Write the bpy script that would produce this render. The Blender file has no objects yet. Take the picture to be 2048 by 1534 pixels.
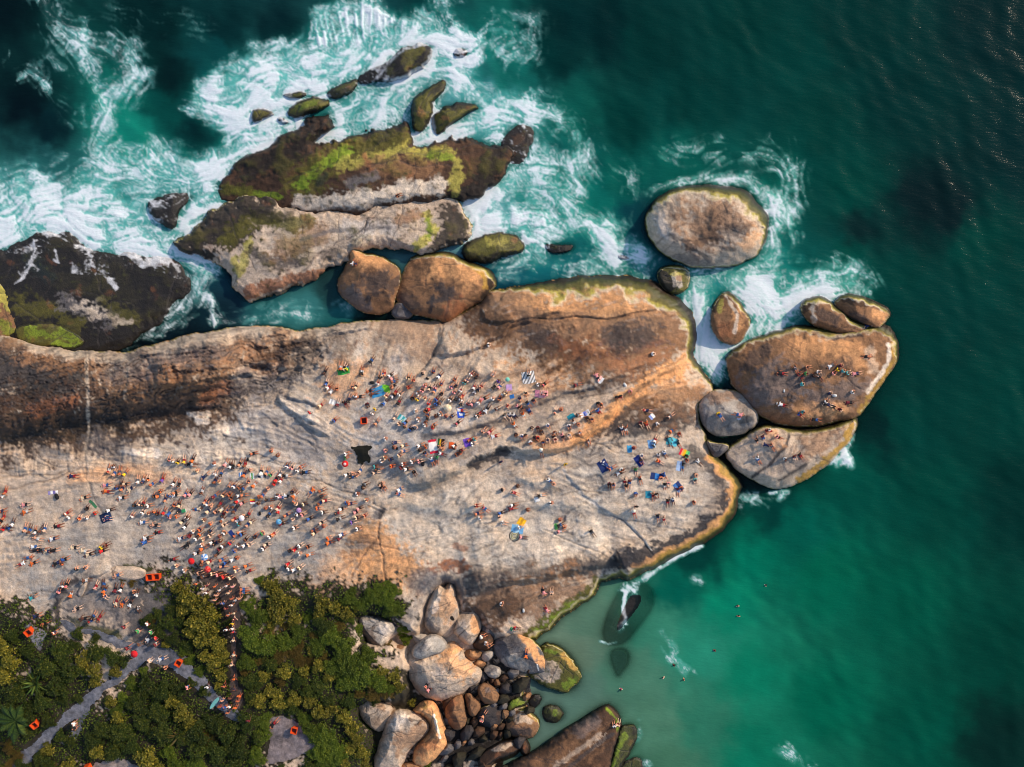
import bpy, bmesh, math, random
import numpy as np
from mathutils import Vector, Matrix, noise as mnoise

# ------------------------------------------------------------------ camera, sky, sun, exposure
S, HC, CU, CV = 14.0, 130.0, 1024.0, 767.0       # 14 photo pixels per metre at sea level, drone at 130 m
SUN_AZ, SUN_EL = math.radians(33), math.radians(31)
scene = bpy.context.scene
C = scene.collection
cam_d = bpy.data.cameras.new("camera"); cam = bpy.data.objects.new("camera", cam_d); C.objects.link(cam)
cam.location = (0, 0, HC); cam_d.sensor_width = 36.0; cam_d.lens = 36.0 * HC / (2048 / S); cam_d.clip_end = 9000
cam_d.clip_start = 1.0
scene.camera = cam
world = bpy.data.worlds.new("World"); scene.world = world; world.use_nodes = True
wn = world.node_tree.nodes; wl = world.node_tree.links
sky = wn.new("ShaderNodeTexSky"); sky.sky_type = 'NISHITA'; sky.sun_disc = False
sky.sun_elevation = SUN_EL; sky.sun_rotation = math.pi / 2 - SUN_AZ
wl.new(sky.outputs[0], wn["Background"].inputs[0]); wn["Background"].inputs[1].default_value = 0.15
sd = bpy.data.lights.new("sun", 'SUN'); sd.energy = 3.1; sd.angle = math.radians(2.0); sd.color = (1.0, 0.80, 0.60)
sun = bpy.data.objects.new("sun", sd); C.objects.link(sun)
to_sun = Vector((math.cos(SUN_EL) * math.cos(SUN_AZ), math.cos(SUN_EL) * math.sin(SUN_AZ), math.sin(SUN_EL)))
sun.rotation_euler = to_sun.to_track_quat('Z', 'Y').to_euler()
scene.view_settings.view_transform = 'Standard'; scene.view_settings.look = 'None'
scene.view_settings.exposure = 0.24; scene.view_settings.gamma = 1.0; scene.cycles.pixel_filter_type = 'BLACKMAN_HARRIS'; scene.cycles.filter_width = 1.0

random.seed(7)
# ------------------------------------------------------------------ helpers: pixels to metres, noise, polygons
def P(u, v, z):
    f = (HC - z) / HC
    return ((u - CU) / S * f, (CV - v) / S * f, z)
def lin(rgb, k=1.0):
    a = np.asarray(rgb, float) / 255.0
    return np.where(a <= 0.04045, a / 12.92, ((a + 0.055) / 1.055) ** 2.4) * k
_rg = np.random.RandomState(3)
_perm = _rg.permutation(512).astype(np.int32)
_ga = _rg.rand(512) * 2 * np.pi
_gx, _gy = np.cos(_ga).astype(np.float32), np.sin(_ga).astype(np.float32)
def pn(x, y, seed=0):
    xi = np.floor(x).astype(np.int32); yi = np.floor(y).astype(np.int32)
    xf = (x - xi).astype(np.float32); yf = (y - yi).astype(np.float32)
    sx = xf * xf * xf * (xf * (xf * 6 - 15) + 10); sy = yf * yf * yf * (yf * (yf * 6 - 15) + 10)
    def g(a, b, fx, fy):
        h = _perm[(_perm[(a + seed * 31) & 511] + b + seed * 17) & 511]
        return _gx[h] * fx + _gy[h] * fy
    a = g(xi, yi, xf, yf); b = g(xi + 1, yi, xf - 1, yf)
    c = g(xi, yi + 1, xf, yf - 1); d = g(xi + 1, yi + 1, xf - 1, yf - 1)
    return (a + (b - a) * sx) * (1 - sy) + (c + (d - c) * sx) * sy
def fbm(U, V, scale, octs=4, seed=0, gain=0.5):
    r = 0; a = 1.0; f = 1.0 / scale; t = 0
    for i in range(octs):
        r = r + a * pn(U * f + i * 7.3, V * f - i * 3.1, seed + i); t += a; a *= gain; f *= 2.03
    return r / t * 1.6
def sm(a, b, x):
    t = np.clip((x - a) / (b - a), 0, 1); return t * t * (3 - 2 * t)
def norm01(a):
    s = np.sort(a.ravel()[::37]); return np.interp(a, s, np.linspace(0, 1, len(s))).astype(np.float32)
def pts(s):
    return np.array([[float(q) for q in p.split(',')] for p in s.split()])
def chaikin(p, n=2):
    for _ in range(n):
        q = np.roll(p, -1, 0); p = np.stack([p * .75 + q * .25, p * .25 + q * .75], 1).reshape(-1, 2)
    return p
def sdist(poly, U, V):                       # signed distance in pixels, positive inside
    U = U.astype(np.float32); V = V.astype(np.float32)
    d2 = np.full(U.shape, 1e12, np.float32); ins = np.zeros(U.shape, bool)
    n = len(poly)
    for i in range(n):
        x0, y0 = poly[i]; x1, y1 = poly[(i + 1) % n]; dx, dy = x1 - x0, y1 - y0
        L = dx * dx + dy * dy + 1e-9
        t = np.clip(((U - x0) * dx + (V - y0) * dy) / L, 0, 1)
        ex = U - x0 - t * dx; ey = V - y0 - t * dy
        np.minimum(d2, ex * ex + ey * ey, out=d2)
        if y0 != y1:
            c = ((y0 > V) != (y1 > V)) & (U < (x1 - x0) * (V - y0) / (y1 - y0) + x0); ins ^= c
    d = np.sqrt(d2); return np.where(ins, d, -d)
def ldist(pl, U, V):                         # distance, signed side (positive = left of travel on the photo), position 0..1, tangent
    best = np.full(U.shape, 1e12, np.float32); side = np.zeros(U.shape, np.float32); tt = np.zeros(U.shape, np.float32)
    tx = np.zeros(U.shape, np.float32); ty = np.zeros(U.shape, np.float32)
    n = len(pl) - 1
    if n == 0:
        d = np.hypot(U - pl[0][0], V - pl[0][1]); return d, side, tt, tx, ty
    seg = np.hypot(*(pl[1:] - pl[:-1]).T); acc = np.concatenate([[0], np.cumsum(seg)]); tot = acc[-1]
    for i in range(n):
        x0, y0 = pl[i]; x1, y1 = pl[i + 1]; dx, dy = x1 - x0, y1 - y0; L = dx * dx + dy * dy + 1e-9
        t = np.clip(((U - x0) * dx + (V - y0) * dy) / L, 0, 1)
        ex = U - x0 - t * dx; ey = V - y0 - t * dy; d = ex * ex + ey * ey
        m = d < best; best[m] = d[m] if d.shape == best.shape else d
        cr = -(dx * (V - y0) - dy * (U - x0))
        side[m] = np.sign(cr[m]); tt[m] = ((acc[i] + t * seg[i]) / tot)[m]
        il = 1 / math.sqrt(L); tx[m] = dx * il; ty[m] = dy * il
    return np.sqrt(best), side, tt, tx, ty
# a coarse raster over the frame and its margins: noise, flow directions and streaks are worked out on it once
DU = 2.0
RU = np.arange(-170, 2218 + 1, DU); RV = np.arange(-170, 1704 + 1, DU)
RUU, RVV = [a.astype(np.float32) for a in np.meshgrid(RU, RV)]
def samp(F, U, V):
    x = np.clip((U - RU[0]) / DU, 0, len(RU) - 1.001); y = np.clip((V - RV[0]) / DU, 0, len(RV) - 1.001)
    xi = x.astype(int); yi = y.astype(int); fx = x - xi; fy = y - yi
    if F.ndim == 3: fx = fx[..., None]; fy = fy[..., None]
    return (F[yi, xi] * (1 - fx) + F[yi, xi + 1] * fx) * (1 - fy) + (F[yi + 1, xi] * (1 - fx) + F[yi + 1, xi + 1] * fx) * fy
WU = fbm(RUU, RVV, 46, 4, 11); WV = fbm(RUU, RVV, 46, 4, 23)
NB = fbm(RUU, RVV, 90, 5, 31); NM = fbm(RUU, RVV, 24, 4, 41); NF = fbm(RUU, RVV, 7, 3, 51)
def idw(ctrl, U, V, power=3.0, soft=12.0):
    num = 0; den = 0
    for c in ctrl:
        w = 1.0 / ((U - c[0]) ** 2 + (V - c[1]) ** 2 + soft * soft) ** (power / 2)
        num = num + w[..., None] * np.asarray(c[2:], np.float32); den = den + w
    return num / den[..., None]
def lic(dx, dy, noise, L=12, step=1.3):
    H, W = noise.shape; acc = noise.copy(); yy, xx = np.mgrid[0:H, 0:W].astype(np.float32)
    for sgn in (1, -1):
        x = xx.copy(); y = yy.copy(); px = dx * sgn; py = dy * sgn
        for k in range(L):
            x += px * step; y += py * step
            xi = np.clip(x, 0, W - 1).astype(np.int32); yi = np.clip(y, 0, H - 1).astype(np.int32)
            nx = dx[yi, xi]; ny = dy[yi, xi]; f = np.where(nx * px + ny * py < 0, -1, 1)
            px = nx * f; py = ny * f; acc += noise[yi, xi] * (1 - k / L)
    return norm01(acc)

def blur(a, n=1):
    for _ in range(n):
        a = a.copy(); a[1:-1] = (a[:-2] + 2 * a[1:-1] + a[2:]) / 4; a[:, 1:-1] = (a[:, :-2] + 2 * a[:, 1:-1] + a[:, 2:]) / 4
    return a
# ------------------------------------------------------------------ custom properties
def tag(o, label=None, cat=None, group=None, kind=None):
    if label: o['label'] = label
    if cat: o['category'] = cat
    if group: o['group'] = group
    if kind: o['kind'] = kind
    return o
def link(name, me, mat=None, parent=None):
    o = bpy.data.objects.new(name, me); C.objects.link(o)
    if mat is not None and me is not None and not me.materials: me.materials.append(mat)
    if parent: o.parent = parent
    return o
def mesh_from(name, verts, faces, smooth=True, attrs=None):
    me = bpy.data.meshes.new(name); verts = np.asarray(verts, np.float32); faces = np.asarray(faces, np.int32)
    n = len(faces); k = faces.shape[1]
    me.vertices.add(len(verts)); me.vertices.foreach_set('co', verts.ravel())
    me.loops.add(n * k); me.loops.foreach_set('vertex_index', faces.ravel())
    me.polygons.add(n); me.polygons.foreach_set('loop_start', np.arange(0, n * k, k, dtype=np.int32))
    me.polygons.foreach_set('loop_total', np.full(n, k, np.int32))
    me.polygons.foreach_set('use_smooth', np.full(n, smooth, bool))
    me.update(calc_edges=True)
    for nm, a in (attrs or {}).items():
        if a.ndim == 2:
            t = me.attributes.new(nm, 'FLOAT_COLOR', 'POINT')
            c = np.ones((len(a), 4), np.float32); c[:, :3] = a; t.data.foreach_set('color', c.ravel())
        else:
            t = me.attributes.new(nm, 'FLOAT', 'POINT'); t.data.foreach_set('value', a.astype(np.float32))
    return me
def grid_mesh(name, U, V, Z, mask, attrs):
    H, W = U.shape
    cell = mask[:-1, :-1] & mask[1:, :-1] & mask[:-1, 1:] & mask[1:, 1:]
    used = np.zeros_like(mask); used[:-1, :-1] |= cell; used[1:, :-1] |= cell; used[:-1, 1:] |= cell; used[1:, 1:] |= cell
    idx = np.full(mask.shape, -1, np.int32); idx[used] = np.arange(used.sum())
    f = (HC - Z) / HC
    co = np.stack([(U - CU) / S * f, (CV - V) / S * f, Z], -1)[used]
    a, b, c, d = idx[:-1, :-1][cell], idx[1:, :-1][cell], idx[1:, 1:][cell], idx[:-1, 1:][cell]
    return mesh_from(name, co, np.stack([a, b, c, d], 1), True, {k: v[used] for k, v in attrs.items()})

# ------------------------------------------------------------------ materials
def new_mat(name):
    m = bpy.data.materials.new(name); m.use_nodes = True; nt = m.node_tree
    return m, nt.nodes, nt.links, nt.nodes["Principled BSDF"]
def tex_noise(N, L, scale, detail=4, rough=.55, coord=None):
    t = N.new("ShaderNodeTexNoise"); t.inputs['Scale'].default_value = scale; t.inputs['Detail'].default_value = detail
    t.inputs['Roughness'].default_value = rough
    if coord is not None: L.new(coord, t.inputs['Vector'])
    return t
def mrange(N, L, src, a, b, c, d):
    r = N.new("ShaderNodeMapRange"); L.new(src, r.inputs[0])
    for i, v in enumerate((a, b, c, d)): r.inputs[i + 1].default_value = v
    return r.outputs[0]
def mul_col(N, L, col, fac):
    m = N.new("ShaderNodeVectorMath"); m.operation = 'SCALE'; L.new(col, m.inputs[0]); L.new(fac, m.inputs['Scale']); return m.outputs[0]
def rock_material():
    m, N, L, B = new_mat("weathered_rock")
    at = N.new("ShaderNodeAttribute"); at.attribute_name = "Col"
    wt = N.new("ShaderNodeAttribute"); wt.attribute_name = "wet"
    co = N.new("ShaderNodeTexCoord").outputs['Object']
    n1 = tex_noise(N, L, 5.5, 5, .65, co); n2 = tex_noise(N, L, 1.3, 6, .7, co)
    v = N.new("ShaderNodeMath"); v.operation = 'MULTIPLY'
    L.new(mrange(N, L, n1.outputs[0], .30, .70, .74, 1.26), v.inputs[0]); L.new(mrange(N, L, n2.outputs[0], .3, .7, .74, 1.24), v.inputs[1])
    L.new(mul_col(N, L, at.outputs['Color'], v.outputs[0]), B.inputs['Base Color'])
    L.new(mrange(N, L, wt.outputs['Fac'], 0, 1, .88, .38), B.inputs['Roughness'])
    b = N.new("ShaderNodeBump"); b.inputs['Strength'].default_value = .5; b.inputs['Distance'].default_value = .10
    L.new(n1.outputs[0], b.inputs['Height'])
    b2 = N.new("ShaderNodeBump"); b2.inputs['Strength'].default_value = .5; b2.inputs['Distance'].default_value = .24
    L.new(n2.outputs[0], b2.inputs['Height']); L.new(b.outputs[0], b2.inputs['Normal'])
    L.new(b2.outputs[0], B.inputs['Normal'])
    return m
def water_material():
    m, N, L, B = new_mat("sea_water")
    at = N.new("ShaderNodeAttribute"); at.attribute_name = "Col"
    fo = N.new("ShaderNodeAttribute"); fo.attribute_name = "foam"
    cl = N.new("ShaderNodeAttribute"); cl.attribute_name = "clear"
    co = N.new("ShaderNodeTexCoord").outputs['Object']
    mp = N.new("ShaderNodeMapping"); L.new(co, mp.inputs[0]); mp.inputs['Rotation'].default_value = (0, 0, math.radians(58))
    mp.inputs['Scale'].default_value = (.30, 1, 1)
    w1 = tex_noise(N, L, 2.2, 5, .58, mp.outputs[0]); w2 = tex_noise(N, L, 4.2, 4, .6, mp.outputs[0])
    b1 = N.new("ShaderNodeBump"); b1.inputs['Strength'].default_value = 1; b1.inputs['Distance'].default_value = .055
    L.new(w1.outputs[0], b1.inputs['Height'])
    b2 = N.new("ShaderNodeBump"); b2.inputs['Strength'].default_value = 1; b2.inputs['Distance'].default_value = .075
    L.new(w1.outputs[0], b2.inputs['Height'])
    b3 = N.new("ShaderNodeBump"); b3.inputs['Strength'].default_value = 1; b3.inputs['Distance'].default_value = .018
    L.new(w2.outputs[0], b3.inputs['Height']); L.new(b2.outputs[0], b3.inputs['Normal'])
    # fine lace in the foam, finer than the mesh
    n = tex_noise(N, L, 8.0, 6, .75, co)
    a = N.new("ShaderNodeMath"); a.operation = 'MULTIPLY_ADD'
    L.new(mrange(N, L, n.outputs[0], .3, .7, -.5, .5), a.inputs[0]); a.inputs[1].default_value = .34; L.new(fo.outputs['Fac'], a.inputs[2])
    ff = mrange(N, L, a.outputs[0], .02, 1.0, 0, 1)
    g = N.new("ShaderNodeMath"); g.operation = 'MULTIPLY'; L.new(ff, g.inputs[0]); L.new(mrange(N, L, fo.outputs['Fac'], 0, .12, 0, 1), g.inputs[1])
    mx = N.new("ShaderNodeMix"); mx.data_type = 'RGBA'; L.new(g.outputs[0], mx.inputs[0]); 
    L.new(at.outputs['Color'], mx.inputs[6]); mx.inputs[7].default_value = (.78, .85, .89, 1)
    L.new(mx.outputs[2], B.inputs['Base Color'])
    B.inputs['Roughness'].default_value = .9; B.inputs['Specular IOR Level'].default_value = 0
    bm = N.new("ShaderNodeBump"); bm.inputs['Distance'].default_value = .02; bm.inputs['Strength'].default_value = .7
    L.new(g.outputs[0], bm.inputs['Height']); L.new(b1.outputs[0], bm.inputs['Normal']); L.new(bm.outputs[0], B.inputs['Normal'])
    gl = N.new("ShaderNodeBsdfGlossy"); gl.inputs['Roughness'].default_value = .13; L.new(b3.outputs[0], gl.inputs['Normal'])
    fr = N.new("ShaderNodeFresnel"); fr.inputs['IOR'].default_value = 1.33; L.new(b3.outputs[0], fr.inputs['Normal'])
    fk = N.new("ShaderNodeMath"); fk.operation = 'MULTIPLY'; L.new(fr.outputs[0], fk.inputs[0]); L.new(mrange(N, L, g.outputs[0], 0, .4, .5, 0), fk.inputs[1])
    sp = N.new("ShaderNodeMixShader"); L.new(fk.outputs[0], sp.inputs[0]); L.new(B.outputs[0], sp.inputs[1]); L.new(gl.outputs[0], sp.inputs[2])
    tr = N.new("ShaderNodeBsdfTransparent"); tr.inputs[0].default_value = (.35, .62, .58, 1)
    ms = N.new("ShaderNodeMixShader"); k = N.new("ShaderNodeMath"); k.operation = 'MULTIPLY'
    L.new(cl.outputs['Fac'], k.inputs[0]); L.new(mrange(N, L, g.outputs[0], 0, .6, 1, 0), k.inputs[1]); L.new(k.outputs[0], ms.inputs[0])
    L.new(sp.outputs[0], ms.inputs[1]); L.new(tr.outputs[0], ms.inputs[2])
    L.new(ms.outputs[0], N["Material Output"].inputs[0])
    return m
ROCK = rock_material(); WATER = water_material()
# ------------------------------------------------------------------ rock: strata directions and streaks
GUIDE = """60,750,20 200,720,10 350,720,12 480,690,12 300,830,14 100,830,18 100,950,12 250,950,-3 420,880,8 400,1020,-3 560,960,-5
500,740,15 640,900,-30 590,830,-35 700,1000,-20 560,900,-12 700,1080,-8 780,1000,30 900,960,28 1000,860,15 1100,830,25 1200,820,38 1050,960,10
1150,1000,-25 1250,950,6 1300,1000,-12 1350,900,8 900,1080,30 1000,1050,10 1000,1130,12 800,1130,45 740,1170,60 700,700,65 900,720,62
760,730,68 1100,620,8 1300,640,10 1200,700,25 1100,720,40 100,1100,5 300,1100,0 500,330,15 700,400,8 900,320,10 640,320,35 835,230,72
900,240,40 700,470,12 1400,450,-30 1400,520,-10 1600,730,-25 1720,800,35 1600,900,30 1100,1500,36 1200,1450,38 100,560,5 900,1210,25
1060,1200,32 740,560,60 880,570,40 1450,640,60 1450,820,10 1040,1300,-40 1110,1330,-50 880,1220,75 880,1340,25 700,1250,30 780,1480,40"""
_g = [(a, b, math.cos(2 * math.radians(c)), -math.sin(2 * math.radians(c))) for a, b, c in pts(GUIDE.replace('\n', ' '))]
_d = idw(_g, RUU + WU * 40, RVV + WV * 40, 3.4)
_an = np.arctan2(_d[..., 1], _d[..., 0]) / 2 + NB * .25
_rs = np.random.RandomState(5)
_wn = _rs.rand(*RUU.shape).astype(np.float32)
DX, DY = np.cos(_an).astype(np.float32), np.sin(_an).astype(np.float32)
LF = lic(DX, DY, _wn, 12, 1.2)                               # fine streaks
LC = lic(DX, DY, pn(RUU / 9, RVV / 9, 77).astype(np.float32), 26, 1.6)    # broad bands
LL = lic(DX, DY, pn(RUU / 4.5, RVV / 4.5, 78).astype(np.float32), 34, 1.3)    # long thin strata lines
LC = blur(LC, 2); LL = norm01(blur(LL, 2)); LF = blur(LF, 1)
print("streaks done")

KA = 0.86     # photo brightness of a flat sunlit surface / its albedo
PAL = dict(dk=(50, 46, 47), bk=(20, 16, 13), br=(130, 94, 64), bn=(68, 46, 30), ot=(202, 148, 98), rs=(146, 90, 56), pa=(226, 210, 192), gr=(158, 150, 140),
           tn=(184, 164, 143), ag=(112, 132, 30), ol=(82, 78, 22), yo=(170, 132, 58), cr=(202, 186, 166), wh=(225, 220, 212), dg=(96, 92, 92),
           ye=(168, 158, 72), dw=(22, 34, 32), so=(38, 34, 20), gp=(168, 165, 162), og=(60, 62, 22))
PAL = {k: lin(v, 1 / KA) for k, v in PAL.items()}
def feats(s):
    out = []
    for l in s.strip().split('\n'):
        l = l.strip()
        if not l or l[0] == '#': continue
        h, p = l.split('|'); h = h.split(); out.append((h[0], [float(q) for q in h[1:]], pts(p)))
    return out
def paint(col, U, V, fs, nm, lc, wu, wv, nf=None):
    for k, (r, st, soft, *na), p in fs:
        na = na[0] if na else .6
        lo = p.min(0) - (r * 2.2 + soft) - 30; hi = p.max(0) + (r * 2.2 + soft) + 30
        m = (U > lo[0]) & (U < hi[0]) & (V > lo[1]) & (V < hi[1])
        if not m.any(): continue
        u = U[m] + wu[m] * min(r, 40) * .8; v = V[m] + wv[m] * min(r, 40) * .8
        d = ldist(p, u, v)[0]
        nz = nm[m] + (nf[m] * .8 if nf is not None else 0)
        w = sm(0, 1, (r * (1 + na * nz) + soft * (nz * .5 if nf is not None else 0) + soft * .5 * (lc[m] - .5) * 2 * na - d) / soft + .5) * st
        col[m] = col[m] * (1 - w[:, None]) + PAL[k] * w[:, None]
    return col

# ------------------------------------------------------------------ headland
HL = "-900,640 -300,655 -100,665 0,669 25,672 60,680 95,693 130,697 185,702 250,703 275,697 310,688 345,680 375,672 420,662 455,656 512,652 555,653 590,661 640,655 690,645 755,639 800,638 850,641 885,640 920,628 955,605 980,582 1024,573 1060,568 1110,560 1160,552 1210,550 1260,551 1300,560 1330,580 1360,598 1385,625 1393,650 1392,685 1388,705 1400,735 1425,765 1428,785 1400,810 1400,840 1412,872 1422,900 1440,915 1458,930 1475,950 1487,975 1480,1000 1465,1035 1440,1065 1400,1090 1350,1115 1300,1140 1255,1162 1240,1155 1205,1165 1190,1190 1150,1220 1110,1250 1085,1268 1060,1285 1040,1310 1060,1345 1050,1380 1055,1420 1020,1440 1000,1500 990,1534 960,1700 940,2400 -900,2400"
HLP = pts(HL)
FAULTS = feats("""
h 4.6 260 62 | -120,915 0,893 60,880 140,860 172,862 260,845 370,823 450,795 520,770
h 1.7 130 9 | 780,1005 830,978 880,965 930,945 960,920 1000,902 1060,910 1110,905 1140,903 1170,885 1190,857 1225,832 1245,800 1290,772 1340,745 1385,715
h 0.8 60 7 | 835,877 900,868 940,862 980,848 1024,830 1080,808 1140,790 1200,775 1260,750 1330,712
h 1.1 100 7 | 865,715 910,712 960,697 985,682 1024,660 1085,632 1130,620
h 0.6 60 5 | 955,612 965,640 1000,646 1040,645 1070,630
h 0.4 40 4 | 1110,640 1150,634 1205,638 1240,633 1320,620
h 0.9 40 5 | 350,802 420,797 458,795
h 0.8 30 4 | 380,815 450,812
h 0.7 25 4 | 365,778 410,778 450,770
h 0.7 36 5 | 552,790 560,805 590,828 625,850 640,850
h 0.7 22 4 | 570,795 610,803 640,815
h 0.6 30 4 | 590,840 620,862 660,872
h 1.6 80 8 | 1228,1105 1240,1130 1250,1165
h 1.6 90 12 | 940,1197 965,1185 1010,1175 1080,1165 1150,1150 1235,1122
h 0.6 30 5 | 1000,1240 1045,1215 1090,1185 1125,1165
h 0.5 50 4 | 880,640 878,680 868,712 840,745 815,770
h 0.6 40 5 | 1024,885 1050,878 1072,865 1100,850 1128,838
h 0.22 40 4 | 1125,940 1140,960 1165,990 1200,1015 1250,1045 1290,1085 1305,1108
h 0.9 70 8 | 570,745 590,720 640,685 700,665 760,655
h 0.7 40 6 | 300,775 380,770 430,760 520,752
h 0.5 30 4 | 240,720 300,712 380,705 470,700
h 0.6 30 5 | 340,745 400,742 480,735 550,728
h 0.45 70 18 | 640,900 740,930 860,925 960,895
h 0.4 70 16 | 760,1010 900,1040 1050,1020 1200,1030 1330,1060
h 0.35 50 14 | 900,720 960,760 1100,740 1240,700
h 0.4 60 16 | 560,1000 680,1050 760,1060
h 0.35 60 14 | 1000,960 1100,985 1180,960 1300,935 1430,925
h 0.5 70 20 | 600,700 700,740 800,730 900,690
h 0.6 60 6 | 100,1265 110,1230 130,1190 170,1160 230,1145
""")
_r2 = random.Random(4)
for _ in range(46):
    u = _r2.uniform(180, 600); v = _r2.uniform(665, 800) - (u - 180) * .03; l = _r2.uniform(20, 60); sl = _r2.uniform(.05, .3)
    FAULTS.append(('h', [_r2.uniform(.25, .6), _r2.uniform(14, 34), 3], np.array([(u + t * l, v - t * l * sl + _r2.uniform(-3, 3)) for t in (0, .3, .6, 1)])))
for _ in range(34):
    u = _r2.uniform(0, 560); v = _r2.uniform(870, 960) - (u) * .06; l = _r2.uniform(15, 50); sl = _r2.uniform(-.1, .3)
    FAULTS.append(('h', [_r2.uniform(.12, .3), _r2.uniform(14, 34), 3], np.array([(u + t * l, v - t * l * sl + _r2.uniform(-3, 3)) for t in (0, .3, .6, 1)])))
CRACKS = feats("""
c .4 1.6 | 0,955 60,950 110,948 150,938
c .4 1.6 | 0,985 70,968 130,950 172,935
c .15 1.8 | 172,700 172,768 182,830 178,870 172,900 175,960 190,1000 205,1030
c .5 1.8 | 1010,655 1040,642 1075,633 1110,640
c .4 1.4 | 1110,640 1150,633 1205,637 1240,632 1320,620
c .3 1.4 | 1225,1032 1250,1045 1290,1085 1305,1108
c .3 1.2 | 1240,1040 1320,1052 1372,1062
c .3 1.2 | 1085,1058 1150,1085 1200,1105 1232,1122
c .4 1.5 | 770,1160 765,1110 752,1075 757,1045
c .4 1.5 | 700,1160 735,1100 752,1078
c .6 2.0 | 885,645 882,680 868,712
c .3 1.3 | 868,712 840,745 790,790 760,810
c .3 1.3 | 740,800 752,745 770,700
c .3 1.2 | 820,1080 870,1062 910,1048
c .3 1.2 | 930,1180 1000,1160 1100,1150
c .3 1.2 | 560,955 640,962 690,985 740,990
c .3 1.2 | 500,900 560,925 600,930
c .3 1.3 | 1120,990 1160,980 1200,985
c .3 1.3 | 1170,705 1110,760 1060,770
c .4 1.5 | 1390,705 1330,735 1270,760 1220,785 1150,800
c .3 1.2 | 1030,790 1100,775 1180,765
c .3 1.3 | 700,1085 755,1090 800,1100
c .3 1.4 | 745,1005 775,1020 790,1018
c .3 1.4 | 735,1010 765,1025
c .4 1.5 | 1040,1200 1080,1185 1120,1165
c .3 1.3 | 1190,890 1260,885 1340,880
c .3 1.3 | 1150,870 1240,905 1350,915 1420,920
c .3 1.3 | 60,1180 140,1190 190,1185
""")
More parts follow.
